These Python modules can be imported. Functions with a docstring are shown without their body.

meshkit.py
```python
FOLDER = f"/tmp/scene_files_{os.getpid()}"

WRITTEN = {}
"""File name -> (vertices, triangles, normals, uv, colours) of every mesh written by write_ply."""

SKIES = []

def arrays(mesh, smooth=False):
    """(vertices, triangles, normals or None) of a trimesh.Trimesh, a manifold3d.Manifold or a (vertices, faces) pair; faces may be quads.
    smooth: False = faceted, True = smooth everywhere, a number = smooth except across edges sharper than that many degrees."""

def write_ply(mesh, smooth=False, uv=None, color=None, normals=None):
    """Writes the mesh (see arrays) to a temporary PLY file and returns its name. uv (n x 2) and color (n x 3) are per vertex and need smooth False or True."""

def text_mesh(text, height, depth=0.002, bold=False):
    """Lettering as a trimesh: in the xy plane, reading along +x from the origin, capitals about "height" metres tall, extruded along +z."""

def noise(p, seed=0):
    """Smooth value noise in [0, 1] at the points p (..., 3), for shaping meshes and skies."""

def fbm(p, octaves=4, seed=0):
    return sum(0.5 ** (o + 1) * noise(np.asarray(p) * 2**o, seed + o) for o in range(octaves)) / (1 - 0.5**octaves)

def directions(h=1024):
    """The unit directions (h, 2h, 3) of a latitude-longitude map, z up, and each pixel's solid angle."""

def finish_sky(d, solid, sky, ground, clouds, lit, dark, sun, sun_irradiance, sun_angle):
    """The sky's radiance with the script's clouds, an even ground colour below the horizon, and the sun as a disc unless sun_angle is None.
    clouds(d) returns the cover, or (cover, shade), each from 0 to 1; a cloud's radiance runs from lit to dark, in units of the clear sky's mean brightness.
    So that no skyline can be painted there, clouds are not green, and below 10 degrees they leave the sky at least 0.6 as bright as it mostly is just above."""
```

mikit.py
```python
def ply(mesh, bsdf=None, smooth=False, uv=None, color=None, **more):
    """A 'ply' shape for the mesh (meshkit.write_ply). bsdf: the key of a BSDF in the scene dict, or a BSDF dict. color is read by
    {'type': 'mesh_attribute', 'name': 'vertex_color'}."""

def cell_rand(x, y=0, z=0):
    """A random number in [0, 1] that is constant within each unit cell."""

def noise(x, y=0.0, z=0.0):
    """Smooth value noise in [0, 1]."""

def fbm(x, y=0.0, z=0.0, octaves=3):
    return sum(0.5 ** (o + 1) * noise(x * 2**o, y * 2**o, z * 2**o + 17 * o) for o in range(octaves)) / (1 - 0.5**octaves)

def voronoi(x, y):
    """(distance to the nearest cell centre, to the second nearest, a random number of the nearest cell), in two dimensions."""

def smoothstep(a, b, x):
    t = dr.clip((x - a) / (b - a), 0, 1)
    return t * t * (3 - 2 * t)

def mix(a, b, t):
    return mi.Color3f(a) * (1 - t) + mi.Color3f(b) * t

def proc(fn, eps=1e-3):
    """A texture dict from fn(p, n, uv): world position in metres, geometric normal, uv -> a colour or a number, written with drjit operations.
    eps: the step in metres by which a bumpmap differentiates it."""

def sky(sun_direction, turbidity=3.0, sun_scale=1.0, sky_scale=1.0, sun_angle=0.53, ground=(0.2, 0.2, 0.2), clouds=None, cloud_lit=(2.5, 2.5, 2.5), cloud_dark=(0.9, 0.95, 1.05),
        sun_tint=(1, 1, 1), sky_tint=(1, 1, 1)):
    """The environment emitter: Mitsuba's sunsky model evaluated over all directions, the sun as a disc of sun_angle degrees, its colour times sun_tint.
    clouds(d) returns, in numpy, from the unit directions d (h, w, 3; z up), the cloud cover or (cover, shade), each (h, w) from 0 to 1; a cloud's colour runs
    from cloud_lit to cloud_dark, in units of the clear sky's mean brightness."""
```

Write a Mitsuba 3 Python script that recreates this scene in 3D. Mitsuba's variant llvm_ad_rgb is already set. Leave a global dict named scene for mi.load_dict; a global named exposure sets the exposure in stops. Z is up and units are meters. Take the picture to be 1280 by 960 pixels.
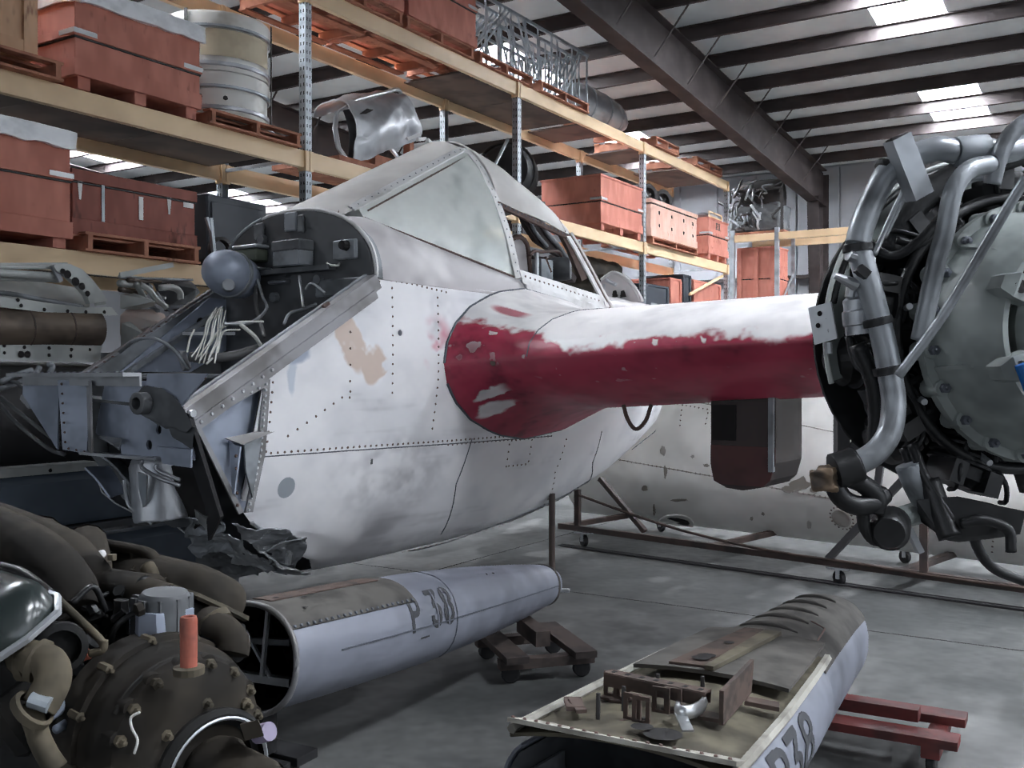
import math, random
import numpy as np, trimesh, shapely
import mitsuba as mi, drjit as dr
import manifold3d as m3
import mikit, meshkit
from mikit import noise, fbm, voronoi, cell_rand, smoothstep, mix
from shapely.geometry import Polygon, Point, box as sbox

scene, labels = {'type': 'scene'}, {}
T = mi.ScalarTransform4f
rnd = random.Random(7)

# ---------------- camera: eye height 1.6 m, turned 32.1 degrees left of the warehouse's long axis (+y)
FPX, EYE, YAW, PITCH = 1250.0, 1.6, math.radians(32.1), math.radians(0.46)
CAM = np.array([0.0, 0.0, EYE])
RIGHT = np.array([math.cos(YAW), math.sin(YAW), 0.0])
FLAT = np.array([-math.sin(YAW), math.cos(YAW), 0.0])
FWD = FLAT * math.cos(PITCH) + np.array([0, 0, -math.sin(PITCH)])
UP = FLAT * math.sin(PITCH) + np.array([0, 0, math.cos(PITCH)])
scene['camera'] = {'type': 'perspective', 'fov_axis': 'x', 'fov': math.degrees(2 * math.atan(640 / FPX)), 'near_clip': 0.05, 'far_clip': 200.0,
                   'to_world': T().look_at(origin=CAM.tolist(), target=(CAM + FWD).tolist(), up=UP.tolist())}
exposure = 2.3

# ---------------- daylight: a bright overcast sky comes in through two unseen wall openings added for light
scene['sky'] = mikit.sky([0.25, -0.35, 0.9], turbidity=4.0, sun_scale=0.0, sky_scale=1.7, ground=(0.25, 0.25, 0.25),
                         clouds=lambda d: (np.clip(meshkit.fbm(d * 3.0, 4) * 1.6, 0, 1), 0.2), cloud_lit=(2.0, 2.05, 2.15), cloud_dark=(1.2, 1.25, 1.35))
SKYLIGHT = 22.0                       # radiance of the translucent roof panels
ADDED_DOOR = (-3.0, 8.5, 5.6)             # unseen opening added in the right wall for side light: from y, to y, height
ADDED_FDOOR = (-11.0, 4.5, 4.4)              # unseen opening added in the front wall for fill, behind the camera: from x, to x, height

# ---------------- helpers
def ray(px, py): return RIGHT * (px - 640) / FPX + FWD + UP * (480 - py) / FPX
def at(px, py, d): return CAM + d * ray(px, py)
def on_x(px, py, x): r = ray(px, py); return CAM + r * (x / r[0])
def on_y(px, py, y): r = ray(px, py); return CAM + r * (y / r[1])
def on_z(px, py, z=0.0): r = ray(px, py); return CAM + r * ((z - EYE) / r[2])
V = lambda *a: np.array(a, float)
def unit(v): v = np.asarray(v, float); return v / np.linalg.norm(v)

def numbered(key):
    if key not in scene and key not in labels and not any(k.startswith(key + '__') for k in scene): return key
    i = 1
    while True:
        k = f'{key}_{i:03d}'
        if k not in scene and k not in labels: return k
        i += 1
COUNT = {}
def fresh(key):
    n = COUNT.get(key, -1) + 1
    COUNT[key] = n
    return key if n == 0 else f'{key}_{n:03d}'
def tag(key, label=None, cat=None, group=None, kind=None):
    d = labels.setdefault(key, {})
    if label: d['label'] = label
    if cat: d['category'] = cat
    if group: d['group'] = group
    if kind: d['kind'] = kind
    return key
def thing(name, label, cat, group=None, kind=None):
    return tag(fresh(name), label, cat, group, kind)
def cat_(ms): return ms[0] if len(ms) == 1 else trimesh.util.concatenate(ms)
def part(parent, name, mesh, bsdf, smooth=False, label=None, kind=None, **kw):
    key = fresh(f'{parent}__{name}' if parent else name)
    if isinstance(mesh, list): mesh = cat_(mesh)
    scene[key] = mesh if isinstance(mesh, dict) else mikit.ply(mesh, 'mat_' + bsdf, smooth=smooth, **kw)
    if label: labels[key] = {'label': label}
    if kind: labels.setdefault(key, {})['kind'] = kind
    return key
def solo(name, label, cat, mesh, bsdf, smooth=False, group=None, kind=None, **kw):
    key = fresh(name)
    if isinstance(mesh, list): mesh = cat_(mesh)
    scene[key] = mikit.ply(mesh, 'mat_' + bsdf, smooth=smooth, **kw)
    return tag(key, label, cat, group, kind)
def struct(name, mesh, bsdf, smooth=False, parent=None):
    key = fresh(f'{parent}__{name}' if parent else name)
    if isinstance(mesh, list): mesh = cat_(mesh)
    scene[key] = mikit.ply(mesh, 'mat_' + bsdf, smooth=smooth)
    if not parent: labels[key] = {'kind': 'structure'}
    return key

def tm(v, f): return trimesh.Trimesh(np.asarray(v, float), np.asarray(f, int), process=False)
def bx(x0, x1, y0, y1, z0, z1):
    m = trimesh.creation.box((abs(x1 - x0), abs(y1 - y0), abs(z1 - z0)))
    m.apply_translation(((x0 + x1) / 2, (y0 + y1) / 2, (z0 + z1) / 2)); return m
def frame_to(m, o, ex, ey, ez):
    M = np.eye(4); M[:3, 0], M[:3, 1], M[:3, 2], M[:3, 3] = ex, ey, ez, o
    m = m.copy(); m.apply_transform(M)
    if np.linalg.det(M[:3, :3]) < 0: m.invert()
    return m
def basis(d, up=(0, 0, 1)):
    d = unit(d); up = np.asarray(up, float)
    if abs(d @ unit(up)) > 0.97: up = V(1, 0, 0)
    x = unit(np.cross(up, d)); return x, np.cross(d, x), d
def bar(a, b, w, h=None, up=(0, 0, 1)):            # rectangular bar from a to b, w across, h along up
    a, b = np.asarray(a, float), np.asarray(b, float); h = h or w
    x, y, d = basis(b - a, up)
    m = trimesh.creation.box((w, h, np.linalg.norm(b - a)))
    return frame_to(m, (a + b) / 2, x, y, d)
def spline(pts, n=8, closed=False):
    p = np.asarray(pts, float)
    if len(p) == 2: return np.array([p[0] + (p[1] - p[0]) * t for t in np.linspace(0, 1, 2)])
    q = np.vstack([p[-1], p, p[0], p[1]]) if closed else np.vstack([2 * p[0] - p[1], p, 2 * p[-1] - p[-2]])
    out, t = [], np.linspace(0, 1, n, endpoint=False)[:, None]
    for i in range(1, len(q) - 2):
        a, b, c, d = q[i - 1:i + 3]
        out.append(0.5 * ((2 * b) + (c - a) * t + (2 * a - 5 * b + 4 * c - d) * t**2 + (3 * b - a - 3 * c + d) * t**3))
    out = np.vstack(out)
    return out if closed else np.vstack([out, p[-1]])
def sweep(pts, radii, sides=8, cap=True, flat=1.0):
    p = np.asarray(pts, float); n = len(p); r = np.broadcast_to(np.asarray(radii, float), n)
    tang = np.gradient(p, axis=0); tang /= np.maximum(np.linalg.norm(tang, axis=1, keepdims=True), 1e-9)
    x = basis(tang[0])[0]; rings = []
    for i in range(n):
        x = unit(x - tang[i] * (x @ tang[i])); y = np.cross(tang[i], x)
        a = np.arange(sides) * 2 * np.pi / sides
        rings.append(p[i] + r[i] * (np.cos(a)[:, None] * x + flat * np.sin(a)[:, None] * y))
    v = np.vstack(rings); f = []
    for i in range(n - 1):
        for k in range(sides):
            a, b = i * sides + k, i * sides + (k + 1) % sides
            f += [[a, b, b + sides], [a, b + sides, a + sides]]
    if cap:
        v = np.vstack([v, p[0], p[-1]])
        for k in range(sides):
            f += [[n * sides, (k + 1) % sides, k], [n * sides + 1, (n - 1) * sides + k, (n - 1) * sides + (k + 1) % sides]]
    return tm(v, f)
def tube(pts, r, sides=8, n=6): return sweep(spline(pts, n), r, sides)
def cyl(a, b, r, sides=12, r2=None): return sweep([a, b], [r, r if r2 is None else r2], sides)
def lathe(prof, o, d, sides=32, up=(0, 0, 1)):     # prof: (radius, height along d)
    prof = np.asarray(prof, float); x, y, d = basis(d, up)
    a = np.arange(sides) * 2 * np.pi / sides
    ring = np.cos(a)[:, None] * x + np.sin(a)[:, None] * y
    v = np.vstack([np.asarray(o) + d * h + ring * max(r, 1e-5) for r, h in prof]); f = []
    for i in range(len(prof) - 1):
        for k in range(sides):
            a_, b_ = i * sides + k, i * sides + (k + 1) % sides
            f += [[a_, b_, b_ + sides], [a_, b_ + sides, a_ + sides]]
    return tm(v, f)
def loft(rings, closed=True, cap0=False, cap1=False):
    r = np.asarray(rings, float); n, s = r.shape[:2]; v = r.reshape(-1, 3); f = []
    for i in range(n - 1):
        for k in range(s if closed else s - 1):
            a, b = i * s + k, i * s + (k + 1) % s
            f += [[a, b, b + s], [a, b + s, a + s]]
    if cap0: v = np.vstack([v, r[0].mean(0)]); f += [[len(v) - 1, (k + 1) % s, k] for k in range(s)]
    if cap1: v = np.vstack([v, r[-1].mean(0)]); f += [[len(v) - 1, (n - 1) * s + k, (n - 1) * s + (k + 1) % s] for k in range(s)]
    return tm(v, f)
def shell(m, t):                                   # gives an open sheet a thickness, towards the back of its faces
    m = trimesh.Trimesh(m.vertices, m.faces, process=False); n = len(m.vertices)
    nv = np.zeros((n, 3)); fc = np.cross(m.vertices[m.faces[:, 1]] - m.vertices[m.faces[:, 0]], m.vertices[m.faces[:, 2]] - m.vertices[m.faces[:, 0]])
    for k in range(3): np.add.at(nv, m.faces[:, k], fc)
    nv /= np.maximum(np.linalg.norm(nv, axis=1, keepdims=True), 1e-12)
    e = np.vstack([m.faces[:, [0, 1]], m.faces[:, [1, 2]], m.faces[:, [2, 0]]])
    es = np.sort(e, 1); u, inv, c = np.unique(es, axis=0, return_inverse=True, return_counts=True)
    be = e[c[inv.ravel()] == 1]
    f = np.vstack([m.faces, m.faces[:, ::-1] + n, [[b, a, a + n] for a, b in be], [[b, a + n, b + n] for a, b in be]])
    return tm(np.vstack([m.vertices, m.vertices - nv * t]), f)
def plate(poly, t, o, ex, ey):                     # polygon (shapely or points) in the plane (o, ex, ey), thickness t along ex x ey
    if not hasattr(poly, 'exterior'): poly = Polygon(poly)
    if not poly.is_valid: poly = poly.buffer(0)
    m = trimesh.creation.extrude_polygon(poly, t, engine='earcut')
    ex, ey = unit(ex), np.asarray(ey, float); ey = unit(ey - ex * (ey @ ex))
    return frame_to(m, np.asarray(o, float), ex, ey, np.cross(ex, ey))
def sheet3(pts, t):                                # a flat plate through 3-D points (nearly planar)
    p = np.asarray(pts, float); o = p[0]; ex = unit(p[1] - p[0])
    n = unit(sum(np.cross(p[i] - o, p[(i + 1) % len(p)] - o) for i in range(1, len(p) - 1))); ey = np.cross(n, ex)
    return plate([((q - o) @ ex, (q - o) @ ey) for q in p], t, o - n * t / 2, ex, ey)
def hullof(pts, refine=None):
    m = trimesh.convex.convex_hull(np.asarray(pts, float)); return m
def rbox(x0, x1, y0, y1, z0, z1, r=0.02):          # box with chamfered edges
    p = []
    for x, sx in ((x0, 1), (x1, -1)):
        for y, sy in ((y0, 1), (y1, -1)):
            for z, sz in ((z0, 1), (z1, -1)):
                p += [(x + sx * r, y + sy * r, z), (x + sx * r, y, z + sz * r), (x, y + sy * r, z + sz * r)]
    return hullof(p)
def lump(m, amp, freq, seed=0):                    # dents and lumps
    m = m.copy(); v = m.vertices
    m.vertices = v + (np.stack([meshkit.fbm(v * freq + k * 31, 3, seed) for k in range(3)], -1) - 0.5) * 2 * amp; return m
def rivets(pts, normals, r=0.006, h=0.003):        # low heads, joined
    out = []
    for p, n in zip(pts, normals):
        x, y, d = basis(n); a = np.arange(6) * np.pi / 3
        ring = np.cos(a)[:, None] * x + np.sin(a)[:, None] * y
        v = np.vstack([p + ring * r - d * .002, p + ring * r * .7 + d * h, [p + d * h]])
        f = []
        for k in range(6):
            b = (k + 1) % 6
            f += [[k, b, b + 6], [k, b + 6, k + 6], [k + 6, b + 6, 12]]
        out.append(tm(v, f))
    return cat_(out)

# ---------------- materials
def rgb(c): return {'type': 'rgb', 'value': list(map(float, c))}
def mat(name, color, rough=0.6, metal=0.0, bump=None, spec=0.5, **kw):
    b = {'type': 'principled', 'base_color': mikit.proc(color) if callable(color) else rgb(color), 'roughness': rough, 'metallic': metal, 'specular': spec, **kw}
    if bump: b = {'type': 'bumpmap', 'texture': mikit.proc(bump), 'scale': 1.0, 'bsdf': b}
    scene['mat_' + name] = {'type': 'twosided', 'bsdf': b}
def grime(c0, c1, f=2.0, lo=0.4, hi=0.7, stretch=(1, 1, 1)):
    def fn(p, n, uv):
        t = fbm(p.x * f * stretch[0], p.y * f * stretch[1], p.z * f * stretch[2], 4)
        return mix(c0, c1, smoothstep(lo, hi, t))
    return fn
def wood(c0, c1, c2):
    def fn(p, n, uv):                              # grain along the longest run of the boards, blotches of wear
        g = fbm(p.x * 11, p.y * 11 + 4, p.z * 3, 3)
        b = fbm(p.x * 2.2 + 7, p.y * 2.2, p.z * 2.2, 3)
        s = fbm(p.x * 34, p.y * 34, p.z * 9, 2)
        c = mix(c0, c1, smoothstep(0.35, 0.7, g * 0.6 + b * 0.4))
        return mix(c, c2, smoothstep(0.62, 0.8, s * 0.5 + b * 0.5))
    return fn
mat('red_crate', wood((0.38, 0.13, 0.092), (0.47, 0.185, 0.135), (0.26, 0.08, 0.058)), 0.75)
mat('brown_crate', wood((0.17, 0.045, 0.03), (0.23, 0.07, 0.05), (0.10, 0.03, 0.022)), 0.7)
mat('raw_wood', wood((0.42, 0.24, 0.14), (0.56, 0.36, 0.23), (0.27, 0.13, 0.08)), 0.8)
mat('ply_pink', wood((0.50, 0.30, 0.235), (0.58, 0.38, 0.31), (0.36, 0.19, 0.14)), 0.8)
mat('pallet_wood', wood((0.25, 0.10, 0.06), (0.36, 0.16, 0.10), (0.13, 0.06, 0.04)), 0.85)
mat('beam', grime((0.66, 0.49, 0.30), (0.52, 0.37, 0.22), 1.5, .45, .75), 0.5)
mat('galv', grime((0.42, 0.46, 0.49), (0.25, 0.28, 0.30), 6, .35, .7), 0.45, 0.5)
mat('dark_steel', (0.035, 0.033, 0.032), 0.55, 0.2)
mat('frame_brown', grime((0.030, 0.0225, 0.022), (0.046, 0.036, 0.035), 2), 0.7)
mat('white_sheet', grime((0.60, 0.62, 0.62), (0.50, 0.52, 0.53), 1.3), 0.85)
mat('plastic_white', grime((0.78, 0.80, 0.82), (0.6, 0.62, 0.64), 7), 0.35)
mat('black', (0.012, 0.012, 0.013), 0.6)
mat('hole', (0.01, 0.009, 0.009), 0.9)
mat('strap', (0.5, 0.52, 0.53), 0.4, 0.7)
mat('alu', grime((0.50, 0.52, 0.54), (0.30, 0.31, 0.33), 3, .4, .7), 0.42, 0.75)
mat('alu_bright', grime((0.72, 0.74, 0.75), (0.5, 0.52, 0.53), 5, .4, .75), 0.3, 0.85)

# ---------------- the building: roof falling gently to the back wall, frames, purlins, roof lights, slab
ROOF = lambda y: 6.80 - 0.075 * (y - 12.2)
BX0, BX1, BY0, BY1 = -27.0, 11.0, -9.0, 21.9
def concrete(p, n, uv):
    b = fbm(p.x * .7, p.y * .7, 0, 4); d = fbm(p.x * 3, p.y * 3, 5, 4); g = fbm(p.x * 18, p.y * 18, 9, 2)
    c = mix((0.050, 0.053, 0.052), (0.105, 0.107, 0.104), smoothstep(.3, .7, b * .6 + d * .4))
    c = mix(c, (0.055, 0.057, 0.057), smoothstep(.52, .72, d) * .6)
    s = fbm(p.x * 2.2 + 11, p.y * 1.1, 3, 3)
    c = mix(c, (0.24, 0.24, 0.235), smoothstep(.6, .72, s) * .3)
    return c * (0.85 + 0.3 * g)
mat('concrete', concrete, 0.75, spec=0.2)
struct('floor', bx(BX0, BX1, BY0, BY1, -0.2, 0), 'concrete')
key = 'floor'
for y in (1.5, 6.5, 11.5, 16.5):                    # sawn joints, filled dark
    part('floor', 'joint', bx(BX0, BX1, y - .006, y + .006, -.01, .0015), 'hole')
for x in (-4.9, 0.9, 5.5):
    part('floor', 'joint', bx(x - .006, x + .006, BY0, BY1, -.01, .0015), 'hole')
def roof_pt(x, y, dz=0): return V(x, y, ROOF(y) + dz)
wins = []
for x in (-20.1, -14.5, -8.75, -2.72, 3.1, 8.9):
    for y0, y1 in ((2.4, 4.7), (7.5, 9.8), (12.65, 15.0), (17.75, 20.15)):
        wins.append((x - .46, x + .46, y0, y1))
wins = [w for w in wins if not (w[2] < 7 and -8 < w[0] < 2) and not (w[2] < 12 and -4 < w[0] < 0)]
sheet = sbox(BX0, BY0, BX1, BY1).difference(shapely.union_all([sbox(a, c, b, d) for a, b, c, d in wins]))
m = trimesh.creation.extrude_polygon(sheet, 0.06, engine='earcut')
m.vertices[:, 2] += ROOF(m.vertices[:, 1]); struct('ceiling', m, 'white_sheet')
mat('skylight', (0.8, 0.8, 0.8), 0.6)
for i, (a, b, c, d) in enumerate(wins):
    q = [roof_pt(a, c, .05), roof_pt(b, c, .05), roof_pt(b, d, .05), roof_pt(a, d, .05)]
    k = fresh('window_1') if False else f'window_{i + 1}'
    scene[k] = {**mikit.ply(tm(q, [[0, 2, 1], [0, 3, 2]]), 'mat_skylight'), 'emitter': {'type': 'area', 'radiance': rgb((SKYLIGHT * .95, SKYLIGHT, SKYLIGHT * 1.08))}}
    labels[k] = {'kind': 'structure', 'label': 'translucent daylight roof panel between the purlins'}
y = BY0 + 0.4
ys = [10.23 + 1.172 * k for k in range(-16, 10)]
for y in ys:
    if BY0 < y < BY1 - .2:
        z = ROOF(y) - .002
        struct('purlin', [bx(BX0, BX1, y - .006, y + .006, z - .19, z), bx(BX0, BX1, y - .006, y + .065, z - .196, z - .18), bx(BX0, BX1, y - .065, y + .006, z - .012, z)], 'frame_brown', parent='ceiling')
for x in (-20.9, -13.3, -5.7, 1.9, 9.5):
    if x == 1.9: ya = -8.5
    r = tm(*[None, None]) if False else None
    z1, z0 = lambda y: ROOF(y) - .2, lambda y: ROOF(y) - .86
    f = thing('roof_frame', None, None, kind='structure')
    ya, yb = -8.5, 21.35
    web = sheet3([V(x, ya, z0(ya)), V(x, yb, z0(yb) - .1), V(x, yb, z1(yb)), V(x, ya, z1(ya))], .012)
    part(f, 'rafter_web', web, 'frame_brown')
    part(f, 'rafter_flange', bar(V(x, ya, z0(ya)), V(x, yb, z0(yb) - .1), .24, .014), 'frame_brown')
    part(f, 'rafter_flange', bar(V(x, ya, z1(ya)), V(x, yb, z1(yb)), .24, .014), 'frame_brown')
    part(f, 'column_web', sheet3([V(x, 20.75, ROOF(20.7) - .2), V(x, 21.5, ROOF(21.5) - .2), V(x, 21.5, 0), V(x, 21.15, 0)], .012), 'frame_brown')
    part(f, 'column_flange', bar(V(x, 20.72, ROOF(20.7) - .86), V(x, 21.15, 0), .24, .016, up=(0, 1, 0)), 'frame_brown')
    part(f, 'column_flange', bar(V(x, 21.5, ROOF(21.5) - .25), V(x, 21.5, 0), .24, .016, up=(0, 1, 0)), 'frame_brown')
    for y in ys:
        if 4 < y < 20.6 and x in (-13.3, -5.7):
            for s in (1,):
                part(f, 'flange_brace', bar(V(x + s * .1, y + .01, z0(y) + .03), V(x + s * .62, y + .01, ROOF(y) - .17), .035, .01), 'frame_brown')
def panel_wall(p, n, uv):
    return mi.Color3f(0.30, 0.31, 0.33) * (0.85 + .3 * fbm(p.x, p.z, 0, 3))
mat('wall', panel_wall, 0.7)
struct('wall_back', bx(BX0, BX1, BY1 - .2, BY1, 0, ROOF(BY1) + .05), 'wall')
for i in range(19):
    x = -10.8 + .9 * i; struct('panel', rbox(x + .012, x + .888, BY1 - .235, BY1 - .2, 0, ROOF(BY1) - .02, .012), 'wall', parent='wall_back')
for z in (1.9, 3.7):
    struct('wall_girt', bx(BX0, BX1, BY1 - .40, BY1 - .24, z, z + .07), 'frame_brown', parent='wall_back')
struct('wall_left', bx(BX0, BX0 + .2, BY0, BY1, 0, ROOF(BY0)), 'wall')
struct('wall_front', plate(sbox(BX0, 0, BX1, ROOF(BY0)).difference(sbox(ADDED_FDOOR[0], 0, ADDED_FDOOR[1], ADDED_FDOOR[2])), .2, V(0, BY0, 0), V(1, 0, 0), V(0, 0, 1)), 'wall')
poly = Polygon([(BY0, 0), (BY1, 0), (BY1, ROOF(BY1)), (BY0, ROOF(BY0))]).difference(sbox(ADDED_DOOR[0], 0.0, ADDED_DOOR[1], ADDED_DOOR[2]))
struct('wall_right', plate(poly, .2, V(BX1 - .2, 0, 0), V(0, 1, 0), V(0, 0, 1)), 'wall')

# ---------------- pallet racking
RX0, RX1 = -6.5, -7.6                                # centre planes of the front and rear posts
mat('slot', (0.03, 0.03, 0.03), 0.8)
def rack_post(parent, x, y, h, face):
    p = part(parent, 'upright', [bx(x - .04, x + .04, y - .04, y - .036, 0, h), bx(x - .04, x + .04, y + .036, y + .04, 0, h), bx(x + face * .036, x + face * .04, y - .04, y + .04, 0, h)], 'galv')
    z, ms = 0.2, []
    while z < h - .05:                               # punched keyholes, two columns, in the faces one sees
        for o in (-.018, .018):
            ms.append(bx(x + face * .0405, x + face * .0395, y + o - .006, y + o + .006, z, z + .03))
            ms.append(bx(x + o - .006, x + o + .006, y - .0405, y - .0395, z, z + .03))
        z += .075
    part(p, 'slots', ms, 'slot', kind='stuff')
def rack_beam(parent, x, y0, y1, ztop, h=.155, t=.06, name='beam'):
    b = part(parent, name, [bx(x - t / 2, x + t / 2, y0 + .045, y1 - .045, ztop - h, ztop)], 'beam')
    part(b, 'end_connector', [bx(x - .045, x + .055, y0 + .005, y0 + .05, ztop - h - .03, ztop - .002)], 'beam')
    part(b, 'end_connector', [bx(x - .045, x + .055, y1 - .05, y1 - .005, ztop - h - .03, ztop - .002)], 'beam')
LV = (2.50, 3.66, 5.20)
rack = thing('pallet_rack', 'long galvanised pallet rack with tan beams behind the wrecked cockpit', 'pallet rack')
PY = [3.12, 6.79, 10.47, 14.15, 17.85]
for i, y in enumerate(PY):
    rack_post(rack, RX0, y, 5.19, 1); rack_post(rack, RX1, y, 5.19, -1)
    z, s = .3, 0
    while z < 4.4:
        a, b = (V(RX0 - .03, y, z), V(RX1 + .03, y, z + .75))
        part(rack, 'brace', bar(a, V(RX1 + .03, y, z), .03), 'galv')
        part(rack, 'brace', bar(a, b, .03), 'galv'); z += 1.1
for i in range(4):
    for z in LV:
        for x in (RX0, RX1): rack_beam(rack, x, PY[i], PY[i + 1], z)
for z, ya, yb in ((LV[1], 3.2, 6.6), (LV[2], 9.6, 12.35), (LV[2], 12.5, 13.3), (LV[2], 14.3, 15.2), (LV[2], 16.1, 17.6), (LV[0], 3.2, 6.7)):
    n = max(1, round((yb - ya) / 1.1))
    for k in range(n):
        a, b = ya + (yb - ya) * k / n + .004, ya + (yb - ya) * (k + 1) / n - .004
        part(rack, 'shelf_board', bx(RX1 + .031, RX0 - .031, a, b, z - .05, z - .028), 'deck_ply')
mat('deck_ply', grime((0.10, 0.075, 0.062), (0.055, 0.045, 0.04), 3), 0.85)
rack2 = thing('pallet_rack', 'pallet rack with tan beams standing along the far end wall', 'pallet rack')
BYF, BYB = 19.3, 20.4
for x in (-6.9, -6.0, -3.2, -.4):
    for y in (BYF, BYB):
        part(rack2, 'upright', bx(x - .04, x + .04, y - .04, y + .04, 0, 4.5), 'galv')
    for z in (.4, 1.6, 2.8): part(rack2, 'brace', bar(V(x, BYF, z), V(x, BYB, z + .9), .03), 'galv')
for a, b in ((-6.9, -6.0), (-6.0, -3.2), (-3.2, -.4)):
    for y in (BYF, BYB):
        part(rack2, 'beam', bx(a + .04, b - .04, y - .03, y + .03, 4.26, 4.4), 'beam')
        part(rack2, 'beam', bx(a + .04, b - .04, y - .03, y + .03, 2.5, 2.64), 'beam')

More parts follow.
